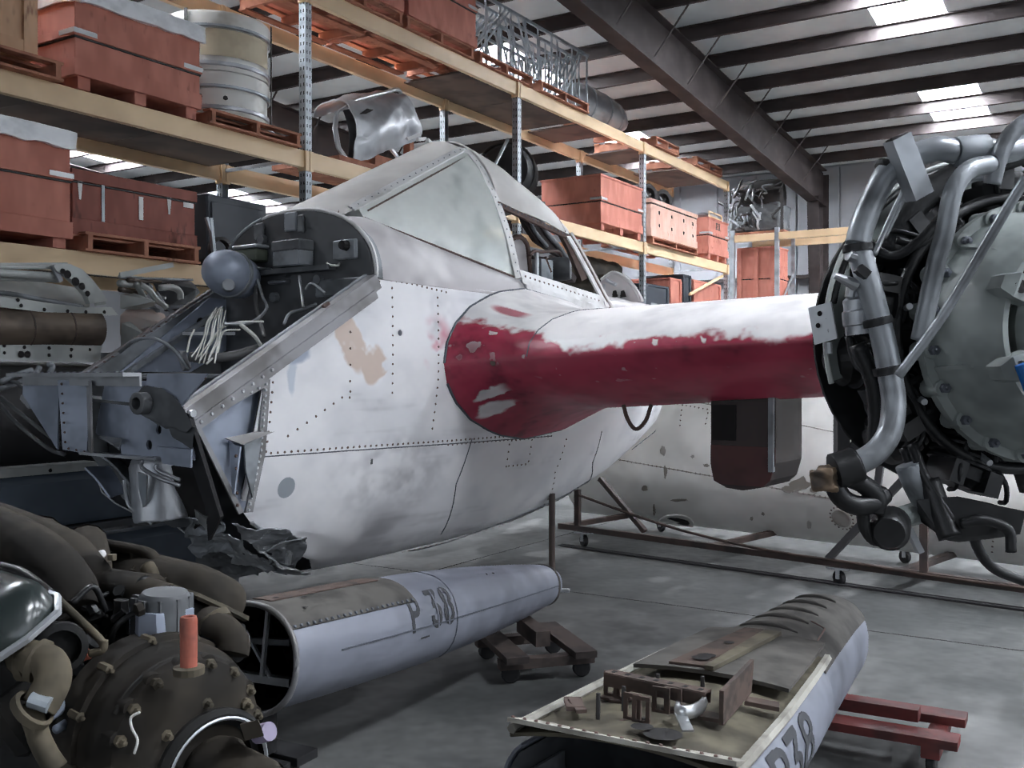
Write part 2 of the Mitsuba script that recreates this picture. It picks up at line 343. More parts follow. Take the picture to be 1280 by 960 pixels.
# ---- what stands on it
def pallet(x0, x1, y0, y1, z0, label, mats='pallet_wood', group=None, h=.13):
    t = thing('wooden_pallet', label, 'pallet', group)
    for k in range(3):                               # stringers along x... boards along y
        yy = y0 + .02 + k * ((y1 - y0) - .08) / 2
        part(t, 'stringer', bx(x0, x1, yy, yy + .04, z0 + .018, z0 + h - .018), mats)
    for k in range(6):
        xx = x0 + k * ((x1 - x0) - .09) / 5
        part(t, 'deck_board', bx(xx, xx + .09, y0, y1, z0 + h - .018, z0 + h + .001 * (k % 3)), mats)
    for xx in (x0, (x0 + x1) / 2 - .05, x1 - .1):
        part(t, 'bottom_board', bx(xx, xx + .1, y0, y1, z0, z0 + .018), mats)
    return t
def crate(x0, x1, y0, y1, z0, z1, label, m='red_crate', seam=None, skid=.09, group=None, straps=True, cover=False, lip=True):
    """shipping crate: plywood sides in two tiers with a battened seam, skids under it, steel strap clips at the seam's ends"""
    t = thing('shipping_crate', label, 'crate', group)
    zb = z0 + skid; zs = zb + (z1 - zb) * .55 if seam is None else seam
    if skid:
        for k in range(3):
            yy = y0 + .03 + k * ((y1 - y0) - .16) / 2
            part(t, 'skid', bx(x0 + .01, x1 - .01, yy, yy + .1, z0, zb), m)
    part(t, 'base', bx(x0 - .012, x1 + .012, y0 - .012, y1 + .012, zb, zb + .12), m)
    part(t, 'lower_panel', rbox(x0, x1, y0, y1, zb + .12, zs, .004), m)
    part(t, 'batten', bx(x0 - .006, x1 + .006, y0 - .006, y1 + .006, zs, zs + .012), 'black')
    part(t, 'upper_panel', rbox(x0, x1, y0, y1, zs + .012, z1 - .03, .004), m)
    part(t, 'seam_board', [bx(x1 - .002, x1 + .014, y0 - .012, y1 + .012, zs + .016, zs + .075), bx(x0, x1 + .014, y0 - .014, y0 + .002, zs + .016, zs + .075)], m)
    part(t, 'lid', bx(x0 - .012, x1 + .012, y0 - .012, y1 + .012, z1 - .03, z1), m)
    if straps:
        for yy, e in ((y0, -1), (y1, 1)):
            part(t, 'strap_clip', [bx(x1 + .013, x1 + .018, *sorted((yy + e * .018, yy - e * .17)), zs + .03, zs + .065), bx(x1 - .16, x1 + .018, *sorted((yy + e * .013, yy + e * .018)), zs + .03, zs + .065)], 'strap')
    if cover:
        n = 26; g = []
        sk = Polygon([(x0 - .03, y0 - .03), (x1 + .03, y0 - .03), (x1 + .03, y1 + .03), (x0 - .03, y1 + .03)])
        b = trimesh.creation.box((x1 - x0 + .06, y1 - y0 + .06, .11))
        for _ in range(4): b = b.subdivide()
        b.apply_translation(((x0 + x1) / 2, (y0 + y1) / 2, z1 + .0))
        v = b.vertices; low = v[:, 2] < z1 - .02
        v = v + (np.stack([meshkit.fbm(v * 6 + 9 * k, 3, 5) for k in range(3)], -1) - .5) * np.array([.05, .05, .05])
        v[:, 2] = np.where(low, v[:, 2] - .03 * meshkit.noise(v * 9), v[:, 2]); b.vertices = v
        part(t, 'plastic_cover', b, 'plastic_white', smooth=50, label='crumpled white plastic cover over the top')
    return t
XF = -6.43                                            # front faces of what stands on the beams
Zm, Zl, Zt = LV[1] + .002, LV[0] + .002, LV[2] + .002
# middle level
p = pallet(-7.5, XF + .04, 3.2, 4.28, Zm, 'reddish pallet under the pale wooden crate, at the left end of the middle shelf')
t = thing('pallet_box', 'pale unpainted wooden box on a pallet left of the large red crate', 'box')
part(t, 'side_panel', bx(-7.4, XF - .06, 3.22, 4.13, Zm + .135, Zm + 1.05), 'raw_wood')
for yy in (3.25, 3.62, 4.03): part(t, 'batten', bx(XF - .06, XF - .03, yy, yy + .1, Zm + .135, Zm + 1.05), 'raw_wood')
for zz in (.135, .93): part(t, 'batten', bx(XF - .06, XF - .035, 3.22, 4.13, Zm + zz, Zm + zz + .1), 'raw_wood')
for xx in (-7.38, XF - .2): part(t, 'batten', bx(xx, xx + .1, 4.13, 4.15, Zm + .135, Zm + 1.05), 'raw_wood')
crate(-7.35, XF - .01, 4.4, 5.52, Zm, 4.36, 'large red crate with crumpled white plastic on its lid, left of the strapped white drums', cover=True, seam=4.02)
crate(-7.35, XF - .01, 3.2, 4.36, Zl, 3.28, 'red crate with white plastic on top, leftmost on the lower shelf', cover=True, seam=2.97, skid=.07)
# white drums, strapped one on the other
p = pallet(-7.45, XF + .02, 5.60, 6.65, Zm, 'pallet under the two strapped white drums', h=.12)
mat('drum_white', grime((0.66, 0.66, 0.63), (0.40, 0.38, 0.33), 4, .5, .8), 0.5)
mat('drum_paper', grime((0.55, 0.48, 0.35), (0.45, 0.38, 0.27), 6), 0.7)
for j, (z0, z1, lab) in enumerate(((Zm + .14, Zm + .50, 'lower of two strapped white drums on the middle shelf'), (Zm + .505, Zm + 1.0, 'upper of two strapped white drums, with a yellowed paper label'))):
    t = thing('drum', lab, 'drum', None); c = V(-6.90, 6.10, 0); R = .455 - .01 * (1 - j)
    part(t, 'body', lathe([(0, z0), (R, z0), (R, z0 + .02), (R - .012, z0 + .05), (R - .012, z1 - .13), (R, z1 - .12)], c, V(0, 0, 1), 40), 'drum_white', 40)
    part(t, 'lid_ring', lathe([(R, z1 - .125), (R + .012, z1 - .12), (R + .015, z1 - .03), (R + .004, z1), (R - .03, z1), (R - .04, z1 - .02), (0, z1 - .018)], c, V(0, 0, 1), 40), 'drum_white', 40)
    part(t, 'clamp_band', lathe([(R + .004, z1 - .14), (R + .02, z1 - .135), (R + .02, z1 - .115), (R + .004, z1 - .11)], c, V(0, 0, 1), 40), 'galv', 40)
    part(t, 'foot_band', lathe([(R - .008, z0 + .04), (R + .008, z0 + .045), (R + .008, z0 + .075), (R - .008, z0 + .08)], c, V(0, 0, 1), 40), 'alu', 40)
    if j:
        a = np.radians(np.linspace(-58, 28, 14)); g = np.array([[(c[0] + (R + .001) * math.cos(x), c[1] + (R + .001) * math.sin(x), z) for z in (z0 + .12, z1 - .15)] for x in a])
        part(t, 'paper_label', loft(g, closed=False), 'drum_paper')
    else:
        for aa in (-60, -32): part(t, 'stamp', plate(Point(0, 0).buffer(.025 if aa < -40 else .02), .002, c + V(math.cos(math.radians(aa)), math.sin(math.radians(aa)), 0) * (R - .011) + V(0, 0, (z0 + z1) / 2 - .04), V(-math.sin(math.radians(aa)), math.cos(math.radians(aa)), 0), V(0, 0, 1)), 'dark_steel')
for a in (-72, 32):
    q = V(math.cos(math.radians(a)), math.sin(math.radians(a)), 0) * .482
    part(t, 'tie_strap', bar(V(-6.90, 6.10, Zm + .145) + q, V(-6.90, 6.10, Zm + 1.01) + q, .03, .006, up=q), 'dark_steel')
# dented sheet metal cowling on the middle shelf
def cowling():
    t = thing('engine_cowling', 'dented bare metal cowling lying on the middle shelf above the windscreen', 'cowling')
    q = lambda px, py, x: on_x(px, py, x)
    BL, BR, TR, TL = q(440, 205, -6.56), q(523, 172, -6.56), q(503, 120, -6.62), q(434, 130, -6.62); g = []
    for i in range(30):
        u = i / 29; row = []
        for j in range(34):
            v = j / 33; w = min(v / .62, 1); e = max(0, (v - .62) / .38)
            p_ = (BL * (1 - u) + BR * u) * (1 - w) + (TL * (1 - u) + TR * u) * w
            p_ = p_ + V(.13 * math.sin(math.pi * min(w * .9 + .05, 1)) * (.6 + .4 * math.sin(math.pi * u)), 0, 0)
            row.append(p_ + V(-.42 * math.sin(e * np.pi / 2), 0, .10 * math.sin(e * np.pi) - .06 * e))
        g.append(row)
    part(t, 'skin', shell(lump(loft(np.array(g), closed=False), .045, 4.5, 3), .012), 'alu', 50)
    flap = np.array([[q(x, y, -6.62 - .25 * k) + V(.05 * math.sin(3 * k), 0, 0) for k in np.linspace(0, 1, 8)] for x, y in ((434, 128), (418, 140), (415, 160), (420, 185), (432, 203), (440, 205))])
    part(t, 'torn_side', shell(lump(loft(flap, closed=False), .03, 7, 5), .012), 'alu', 50)
    part(t, 'lip_fold', tube([q(436, 128, -6.64), q(455, 122, -6.66), q(480, 116, -6.68), q(497, 112, -6.68), q(503, 120, -6.66)], .022, 7), 'alu_bright', True)
    part(t, 'inner_dark', loft(np.array([[p_ + V(-.12, 0, -.01) for p_ in r[:20]] for r in g[1:-1]]), closed=False), 'bay_dark')
    part(t, 'tear', sheet3([q(450, 142, -6.47), q(458, 136, -6.47), q(466, 138, -6.46), q(458, 142, -6.46)], .02), 'hole')
    part(t, 'skid', bx(-7.4, -6.5, 7.25, 8.35, 3.665, 3.72), 'pallet_wood'); part(t, 'prop_block', bx(-7.0, -6.6, 7.9, 8.3, 3.72, 3.86), 'pallet_wood')
cowling()
pallet(-7.5, -6.42, 8.5, 9.9, Zm, 'pallet behind the top of the canopy, beside the dented cowling')
t = thing('upright_bracket', 'rusty upright bracket standing behind the windscreen top', 'bracket')
part(t, 'post', bx(-6.75, -6.66, 8.55, 8.62, Zm + .14, Zm + .52), 'pallet_wood'); part(t, 'base_plate', bx(-6.9, -6.55, 8.5, 8.75, Zm + .132, Zm + .15), 'dark_steel'); part(t, 'strut', bar(V(-6.7, 8.5, Zm + .2), V(-6.7, 8.2, Zm + .38), .03), 'alu')
# dark round fan housing
t = thing('fan_housing', 'black round ribbed housing on the middle shelf right of the post behind the canopy', 'machine part')
c = V(-6.95, 10.95, 4.22)
part(t, 'drum', lathe([(0, -.3), (.3, -.3), (.36, -.2), (.37, .1), (.3, .22), (.0, .24)], c, V(.45, -1, .05), 32), 'black', 35)
for k in range(4): part(t, 'rib', sweep([c + V(.45, -1, 0) * (-.2 + .1 * k) / 1.1 + .385 * V(0.91 * math.cos(x), .41 * math.cos(x), math.sin(x)) for x in np.linspace(0, 2 * np.pi, 25)], .012, 5), 'dark_steel')
part(t, 'cradle', bx(-7.3, -6.55, 10.65, 11.25, Zm, Zm + .2), 'dark_steel')
t = thing('hand_winch', 'dark machine with a long inclined rod behind the canopy top', 'machine')
part(t, 'base', bx(-7.3, -6.6, 9.95, 10.35, Zm + .0, Zm + .3), 'black'); part(t, 'rod', cyl(V(-6.5, 9.75, Zm + .15), V(-6.6, 10.42, Zm + .85), .022), 'galv'); part(t, 'column', bx(-7.1, -6.8, 10.0, 10.3, Zm + .3, Zm + .62), 'black')
# right crates
crate(-7.4, XF, 12.6, 13.98, Zm, 4.45, 'large red crate between two posts of the rack, right of the canopy', seam=4.06, skid=.1)
t = crate(-7.3, XF, 14.3, 16.2, Zm + .113, 4.36, 'pinkish raw plywood crate right of the post, behind the wing', 'ply_pink', straps=False, skid=0, seam=4.28)
crate(-6.85, XF, 16.75, 17.72, Zm, 4.40, 'narrow red crate with two stencilled marks at the right end of the rack', seam=4.08, skid=.1)
part('shipping_crate_003' if 'shipping_crate_003__lid' in scene else 'shipping_crate', 'panel_hole', [bx(XF - .001, XF + .002, yy, yy + .05, zz, zz + .05) for yy in (14.6, 15.1, 15.6, 16.0) for zz in (3.95, 4.15)], 'hole')
for yy in (17.12, 17.24):
    part('shipping_crate_004', 'stencil_mark', [bx(XF, XF + .002, yy, yy + .02, 4.22, 4.34), bx(XF, XF + .002, yy + .05, yy + .07, 4.22, 4.34), bx(XF, XF + .002, yy + .02, yy + .05, 4.32, 4.34), bx(XF, XF + .002, yy + .02, yy + .05, 4.22, 4.24)], 'dark_steel')

# ---- lower shelf, left
pallet(-7.5, XF + .02, 4.46, 5.50, Zl, 'orange brown pallet under the dark brown crate on the lower shelf', h=.135)
t = crate(-7.4, -6.62, 4.50, 5.62, Zl + .137, 3.12, 'dark brown crate with white corner marks standing on a pallet on the lower shelf', 'brown_crate', straps=False, skid=0, seam=3.02)
for yy, w, h in ((4.56, .05, .17), (5.36, .05, .17)): part(t, 'white_mark', plate(Polygon([(-w / 2, h), (w / 2, h), (.008, 0), (-.008, 0)]), .002, V(-6.618, yy, 2.9), V(0, 1, 0), V(0, 0, 1)), 'frame_white')
part(t, 'white_tag', bx(-6.618, -6.614, 5.07, 5.11, 2.82, 3.0), 'frame_white'); part(t, 'paper_tag', bx(-6.618, -6.614, 5.50, 5.60, 2.98, 3.02), 'frame_white'); part(t, 'edge_strap', bx(-6.619, -6.613, 4.74, 4.765, 2.66, 3.1), 'galv')
t = thing('steel_cabinet', 'dark blue grey steel box right of the dark brown crate', 'cabinet')
part(t, 'body', rbox(-7.4, -6.75, 5.86, 6.55, Zl, 3.16, .015), 'cabinet_dark'); part(t, 'door', rbox(-6.75, -6.735, 5.9, 6.5, Zl + .05, 3.1, .005), 'cabinet_dark')
mat('cabinet_dark', (0.025, 0.032, 0.042), 0.5)
t = thing('engine_fitting', 'small cast engine fitting in front of the dark steel box', 'machine part')
part(t, 'ring', lathe([(.07, -.04), (.10, -.03), (.10, .03), (.07, .04), (.065, 0)], V(-6.5, 5.78, 2.66), V(1, -.3, 0), 20), 'dark_steel', 40); part(t, 'arm', bar(V(-6.48, 5.70, 2.58), V(-6.48, 5.66, 2.90), .03), 'galv'); part(t, 'arm', bar(V(-6.48, 5.66, 2.8), V(-6.48, 5.62, 2.9), .025), 'galv'); part(t, 'base', bx(-6.7, -6.45, 5.66, 5.95, Zl, 2.57), 'dark_steel')
pallet(-7.4, XF + .0, 5.68, 6.6, Zl - 0, 'pallet edge beside the small cast fitting') if False else None
# ---- top shelf
pallet(-7.55, XF, 6.95, 8.15, Zt, 'pallet under the left red crate on the top shelf'); pallet(-7.55, XF, 8.2, 9.45, Zt, 'pallet under the right red crate on the top shelf')
crate(-7.5, XF + .01, 6.95, 8.12, Zt + .132, 6.15, 'red crate on the top shelf, left of two', seam=5.72, skid=0); crate(-7.5, XF + .01, 8.22, 9.46, Zt + .132, 6.15, 'red crate on the top shelf beside the steel tube frames', seam=5.72, skid=0)
pallet(-7.5, XF, 9.55, 10.75, Zt, 'pallet under the left end of the steel tube frames'); pallet(-7.5, XF + .02, 10.9, 12.22, Zt, 'pallet under the right end of the steel tube frames')
TF = ['galvanised tube frame nearest the aisle, front one of five on the top shelf', 'second galvanised tube frame from the aisle on the top shelf', 'middle one of five galvanised tube frames on the top shelf', 'fourth galvanised tube frame from the aisle, second from the back', 'galvanised tube frame farthest from the aisle, last of five']
for i in range(5):
    t = thing('tube_frame', TF[i], 'frame', 'stacked steel tube frames on the top shelf'); x = -6.50 - .2 * i; zb, zt_ = Zt + .15, 6.04
    if i == 0:
        cyl_v = lambda y0, z0, y1, z1, r: cyl(V(x, y0, z0), V(x, y1, z1), r, 8)
        ps = [('top_chord', bar(V(x, 9.5, zt_), V(x, 12.36, zt_), .035)), ('bottom_chord', bar(V(x, 9.5, zb), V(x, 12.36, zb), .03))]
        for y in (9.55, 9.8, 10.1, 10.35, 10.7, 11.0, 11.35, 11.5, 11.9, 12.1, 12.33): ps.append(('upright', cyl_v(y, zb, y, zt_, .013)))
        for y0, y1 in ((9.55, 10.25), (9.65, 10.33), (10.85, 10.5), (11.0, 10.62), (11.6, 12.1), (11.7, 12.2)): ps.append(('diagonal', cyl_v(y0, zb, y1, zt_, .013)))
        dicts = [(n, mikit.ply(m, 'mat_galv', smooth=40 if n not in ('top_chord', 'bottom_chord') else False)) for n, m in ps]
    for n, d in dicts: part(t, n, {**d, 'to_world': T().translate([-.2 * i, .03 * (i % 3) - .02, 0])}, 'galv')
t = thing('drop_tank', 'dull metal drop tank lying on the top shelf right of the tube frames', 'tank')
part(t, 'shell', lathe([(0, 0), (.10, .03), (.21, .12), (.275, .35), (.29, .75), (.28, 1.25), (.23, 1.6), (.12, 1.88), (0, 1.95)], V(-6.95, 12.45, Zt + .375), V(0, 1, -.0), 36), 'alu', 40)
for h, r in ((.5, .284), (1.0, .288), (1.45, .256)): part(t, 'seam_band', lathe([(r - .01, -.02), (r + .006, -.015), (r + .006, .015), (r - .01, .02)], V(-6.95, 12.45 + h, Zt + .375), V(0, 1, 0), 36), 'galv', 40)
for y in (12.85, 13.8): part(t, 'cradle', bx(-7.15, -6.75, y - .04, y + .04, Zt, Zt + .09), 'pallet_wood')
pallet(-7.5, XF + .02, 14.45, 15.4, Zt, 'pallet on the top shelf just right of the drop tank', h=.15); pallet(-7.5, XF + .02, 16.15, 17.4, Zt, 'pallet at the right end of the top shelf', h=.15)
# ---- right end: things on and under the crates
for yy, lab in ((15.25, 'dark wheel rim standing behind the raw plywood crate, left of two'), (15.85, 'dark wheel rim standing behind the raw plywood crate, right of two')):
    t = thing('wheel_rim', lab, 'wheel'); c = V(-6.95, yy, 4.36 + .21)
    part(t, 'rim', lathe([(.14, -.08), (.20, -.09), (.21, -.08), (.17, -.05), (.17, .05), (.21, .08), (.20, .09), (.14, .08)], c, V(1, -.35, 0), 28), 'black', 35); part(t, 'hub', lathe([(0, -.02), (.15, -.02), (.05, .05), (0, .05)], c, V(1, -.35, 0), 20), 'dark_steel', 35)
    for k in range(3): a = k * 2.1 + .5; part(t, 'spoke', bar(c + V(.03, 0, 0), c + V(.03, .15 * math.cos(a), .15 * math.sin(a)), .03), 'alu')
t = thing('scrap_frame', 'small metal frame with scrap on the narrow red crate', 'frame')
for z in (4.45, 4.53): part(t, 'rail', bar(V(-6.5, 16.95, z), V(-6.5, 17.6, z), .02), 'beam')
for y in (16.96, 17.59): part(t, 'post', bar(V(-6.5, y, 4.43), V(-6.5, y, 4.54), .02), 'beam')
part(t, 'scrap', lump(rbox(-6.75, -6.53, 17.0, 17.5, 4.46, 4.52, .02).subdivide().subdivide(), .05, 9, 4), 'alu', 40)
pallet(-7.3, XF + .03, 14.3, 16.2, Zm, 'pallet below the raw plywood crate', h=.11)
def lowbox(px0, px1, zt_, m, label, name='shipping_crate', x=-6.58, cat='crate', d=.8):
    y0, y1 = on_x(px0, 360, x)[1], on_x(px1, 360, x)[1]; t = thing(name, label, cat)
    part(t, 'body', rbox(x - d, x, y0, y1, Zl, zt_, .01), m); part(t, 'lid', bx(x - d - .01, x + .01, y0 - .01, y1 + .01, zt_, zt_ + .03), m)
    for yy in (y0, y1 - .07): part(t, 'batten', bx(x, x + .02, yy, yy + .07, Zl, zt_), m)
    return t
t = lowbox(806, 835, 3.03, 'cabinet_dark', 'black machine cabinet below the shelf, behind the wing', 'machine_cabinet', cat='cabinet'); part(t, 'label_plate', bx(-6.558, -6.553, 14.6, 14.8, 2.72, 2.76), 'alu')
lowbox(837, 851, 3.2, 'red_crate', 'reddish crate right of the black machine cabinet'); lowbox(853, 863, 3.3, 'cabinet_dark', 'narrow black box between two reddish crates', 'narrow_box', cat='box'); lowbox(866, 900, 3.25, 'red_crate', 'reddish crate at the right end of the lower shelf')
part(rack, 'brace', bar(on_x(862, 368, -6.46), on_x(903, 345, -6.46), .04), 'beam')
t = thing('tarp_load', 'dusty brown wrapped load hanging under the middle shelf', 'load'); b = rbox(-7.4, -6.78, 12.95, 14.08, 3.04, 3.34, .06)
for _ in range(4): b = b.subdivide()
part(t, 'wrap', lump(b, .05, 3, 3), 'dusty', 60); part(t, 'bearer', bx(-7.4, -6.8, 13.1, 13.2, Zl, 3.1), 'dusty'); part(t, 'bearer', bx(-7.4, -6.8, 13.8, 13.9, Zl, 3.1), 'dusty')
# ---- rack on the end wall
t = thing('crated_engine', 'dark engine wrapped in pipes on the end wall rack', 'engine'); c = V(-6.5, 19.85, 4.95)
part(t, 'skid', bx(-7.15, -5.9, 19.42, 20.3, 4.402, 4.47), 'pallet_wood')
part(t, 'crankcase', lump(rbox(-7.05, -6.0, 19.5, 20.2, 4.47, 5.05, .06).subdivide().subdivide().subdivide(), .06, 6, 2), 'bay_dark', 50)
part(t, 'drum', lathe([(0, -.4), (.32, -.4), (.36, -.3), (.36, .3), (.3, .4), (0, .42)], V(-6.45, 19.85, 5.2), V(1, .1, 0), 28), 'dark_steel', 35)
for i in range(34):
    q = V(rnd.uniform(-7.05, -5.95), 19.42 + rnd.uniform(-.03, .08), rnd.uniform(4.5, 5.25)); part(t, 'pipe', tube([q, q + V(rnd.uniform(-.1, .1), -.04, rnd.uniform(.05, .2)), q + V(rnd.uniform(-.25, .25), 0, rnd.uniform(.1, .35))], rnd.uniform(.01, .028), 6), ('dark_steel', 'alu', 'bay_grey', 'dark_steel')[i % 4], True)
part(t, 'bright_rod', tube([V(-6.9, 19.4, 5.25), V(-6.75, 19.4, 5.38), V(-6.6, 19.42, 5.42)], .02, 6), 'alu_bright', True)
for xx in (-7.1, -5.95): part(t, 'frame_post', bar(V(xx, 19.45, 4.47), V(xx, 19.45, 5.3), .05), 'dark_steel')
part(t, 'frame_rail', bar(V(-7.1, 19.45, 5.3), V(-5.95, 19.45, 5.3), .05), 'dark_steel')
t = crate(-6.83, -6.06, 19.42, 20.2, 2.645, 4.16, 'tall reddish panelled crate on the lower level of the end wall rack', 'red_crate', straps=False)
for xx in (-6.84, -6.5, -6.16): part(t, 'batten', bx(xx, xx + .09, 19.385, 19.408, 2.76, 4.13), 'red_crate')

# ---------------- the wrecked nose, cockpit and wing stub.  Own frame: a aft, l to the aircraft's left (our right), z up
_al = math.radians(36)
AFT = RIGHT * math.sin(_al) + FLAT * math.cos(_al); SIDE = RIGHT * math.cos(_al) - FLAT * math.sin(_al)
W = .69
A0 = RIGHT * (-1.24) + FLAT * 5.0 - SIDE * W
def wl(a, l, z): return A0 + AFT * a + SIDE * l + V(0, 0, z)
def ac(p): q = np.asarray(p) - A0; return V(q @ AFT, q @ SIDE, q[2])
def onl(px, py, l): r = ray(px, py); return CAM + r * (((A0 + SIDE * l - CAM) @ SIDE) / (r @ SIDE))
def ona(px, py, a): r = ray(px, py); return CAM + r * (((A0 + AFT * a - CAM) @ AFT) / (r @ AFT))
def acw(pts): return np.array([wl(*p) for p in pts])
def acx(p): return (p.x - A0[0]) * AFT[0] + (p.y - A0[1]) * AFT[1], (p.x - A0[0]) * SIDE[0] + (p.y - A0[1]) * SIDE[1]

def spot(u, v, cu, cv, ru, rv, soft=.25): return 1 - smoothstep(1 - soft, 1 + soft, dr.sqrt(dr.square((u - cu) / ru) + dr.square((v - cv) / rv)))
def skin_color(p, n, uv):
    a, l = acx(p); z = p.z
    w1 = fbm(a * 3, l * 3, z * 3, 4); w2 = fbm(a * 9 + 4, l * 9, z * 9, 3); st = fbm(a * 1.2, l * 2, z * 14, 3)
    c = mix((0.76, 0.755, 0.765), (0.66, 0.66, 0.68), smoothstep(.35, .65, w1))
    c = mix(c, (0.36, 0.36, 0.37), smoothstep(.58, .78, w1 * .6 + st * .4) * .7)
    # dirt smudges, bare primer patch, chips
    d = spot(a, z, 1.0, 1.02, .4, .22, .6) * smoothstep(.4, .65, w2 * .5 + w1 * .5)
    d = dr.maximum(d, spot(a, z, .85, .72, .35, .12, .6) * smoothstep(.4, .7, w1))
    d = dr.maximum(d, spot(a, z, 1.3, 2.0, .2, .22, .6) * smoothstep(.42, .7, w1))
    c = mix(c, (0.27, 0.265, 0.28), d * .55)
    u, v = a + (w2 - .5) * .10, z + (w1 - .5) * .12
    tan = dr.maximum(spot(u - (2.02 - v) * .35, v, .52, 1.80, .10, .20, .12), spot(u, v, .78, 1.66, .10, .11, .12))
    c = mix(c, (0.58, 0.475, 0.41), tan * smoothstep(.25, .4, w2))
    c = mix(c, (0.27, 0.32, 0.40), spot(u, v, .20, 1.72, .10, .055, .2) * .85)
    c = mix(c, (0.36, 0.42, 0.50), spot(u, v, .19, 1.6, .035, .1, .3) * .6)
    c = mix(c, (0.30, 0.33, 0.36), spot(a, z, .19, 1.02, .058, .055, .06))
    pink = spot(u, v, 1.36, 1.78, .13, .16, .4) * smoothstep(.4, .6, w2 * .6 + w1 * .4)
    return mix(c, (0.55, 0.19, 0.25), pink * .8)
mat('skin', skin_color, 0.42, 0.0)
def wing_color(p, n, uv):
    a, l = acx(p); z = p.z
    w1 = fbm(a * 4, l * 4, z * 4, 4); w2 = fbm(a * 14, l * 14, z * 14, 3)
    edge = 1.92 - .125 * smoothstep(.8, 1.5, l) + (w1 - .5) * .16 + (w2 - .5) * .12
    red = 1 - smoothstep(-.02, .025, z - edge)
    sp = dr.maximum(spot(a, z, 1.62, 2.10, .055, .035, .3), dr.maximum(spot(a, z, 1.53, 1.99, .055, .045, .3), spot(a, z, 1.82, 2.0, .06, .05, .3)))
    near = 1 - smoothstep(.95, 1.05, l)
    red = dr.maximum(red, sp * .85 * near)
    chips = smoothstep(.66, .72, w2 * .7 + w1 * .3) * smoothstep(-.35, .0, z - edge)
    red = red * (1 - chips * .9)
    bare = dr.maximum(spot(a + (w2 - .5) * .08, z, 1.72, 1.39, .075, .06, .2), spot(a + (w2 - .5) * .06, z, 1.60, 1.5, .04, .06, .2))
    red = red * (1 - bare * .9 * near)
    red = red * 1.0
    c = mix((0.82, 0.80, 0.79), (0.66, 0.64, 0.64), smoothstep(.4, .7, w1))
    r = mix((0.42, 0.05, 0.09), (0.31, 0.032, 0.06), smoothstep(.35, .7, w1))
    r = mix(r, (0.10, 0.02, 0.03), smoothstep(.60, .75, w1 * .7 + w2 * .3) * .6)
    return mix(c, r, red)
mat('wing', wing_color, 0.36)
mat('deck', grime((0.36, 0.34, 0.345), (0.56, 0.54, 0.54), 2.2, .38, .68), 0.5)
mat('dusty_hood', grime((0.60, 0.585, 0.56), (0.47, 0.45, 0.43), 2.5, .4, .75), 0.6)
mat('frame_white', grime((0.66, 0.66, 0.655), (0.45, 0.44, 0.43), 6, .45, .8), 0.45)
mat('primer_blue', grime((0.33, 0.37, 0.45), (0.20, 0.23, 0.28), 5, .4, .75), 0.5, 0.25)
mat('bay_grey', grime((0.26, 0.28, 0.30), (0.12, 0.13, 0.135), 6, .35, .7), 0.6, 0.2)
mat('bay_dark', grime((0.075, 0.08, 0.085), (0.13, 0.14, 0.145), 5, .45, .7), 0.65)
mat('longeron', grime((0.29, 0.29, 0.30), (0.15, 0.145, 0.14), 4, .4, .7), 0.45, 0.35)
mat('rivet', (0.10, 0.065, 0.055), 0.7)
mat('rivet_grey', (0.10, 0.11, 0.13), 0.5, .4)
mat('wire_white', (0.62, 0.62, 0.58), 0.5)
mat('hose', (0.10, 0.10, 0.10), 0.6)
def crazed(p, n, uv):
    w = fbm(p.y * 2.5, p.z * 2.5, p.x * 2.5, 4); f = fbm(p.y * 9, p.z * 11, p.x * 9, 3)
    return mix((0.82, 0.86, 0.82), (0.52, 0.57, 0.54), smoothstep(.5, .68, w)) * (0.85 + .3 * f)
scene['mat_fogged'] = {'type': 'blendbsdf', 'weight': {'type': 'uniform', 'value': 0.80} if False else 0.82,
    'a': {'type': 'thindielectric'}, 'b': {'type': 'twosided', 'bsdf': {'type': 'principled', 'base_color': mikit.proc(crazed), 'roughness': 0.25, 'specular': 0.6}}}

plane = thing('cockpit_section', 'wrecked white aircraft nose and cockpit with a red and silver wing stub', 'aircraft')
# --- fuselage shape
NE = 2.5
def half_w(a): return float(np.interp(a, [-.6, 0, 2.4, 3.2, 4.2, 5.0, 5.6], [.685, .69, .69, .665, .55, .36, .2]))
def bot(a): return float(np.interp(a, [-.6, .3, 1.0, 1.9, 2.6, 3.3, 3.9, 4.6, 5.2, 5.6], [.44, .42, .40, .42, .46, .56, .70, .93, 1.16, 1.30]))
ZC = 1.62
def side_l(a, z):
    h = ZC - bot(a)
    if z >= ZC: return half_w(a) - .015 * ((z - ZC) / .5)**2
    return half_w(a) * max(0., 1 - ((ZC - z) / h)**NE)**(1 / NE)
def side_pt(a, z, off=0.0):
    e = .01; l = side_l(a, z)
    n = np.cross(wl(a + e, side_l(a + e, z), z) - wl(a - e, side_l(a - e, z), z), wl(a, side_l(a, z + e), z + e) - wl(a, side_l(a, z - e), z - e))
    n = unit(n); n = n if n @ SIDE > 0 else -n
    return wl(a, l, z) + n * off, n
def front_a(z): return float(np.interp(z, [.40, .55, .66, .76, .80, .95, 1.3, 1.68, 2.16], [.75, .62, .36, .30, .05, -.10, -.06, .02, .82]))
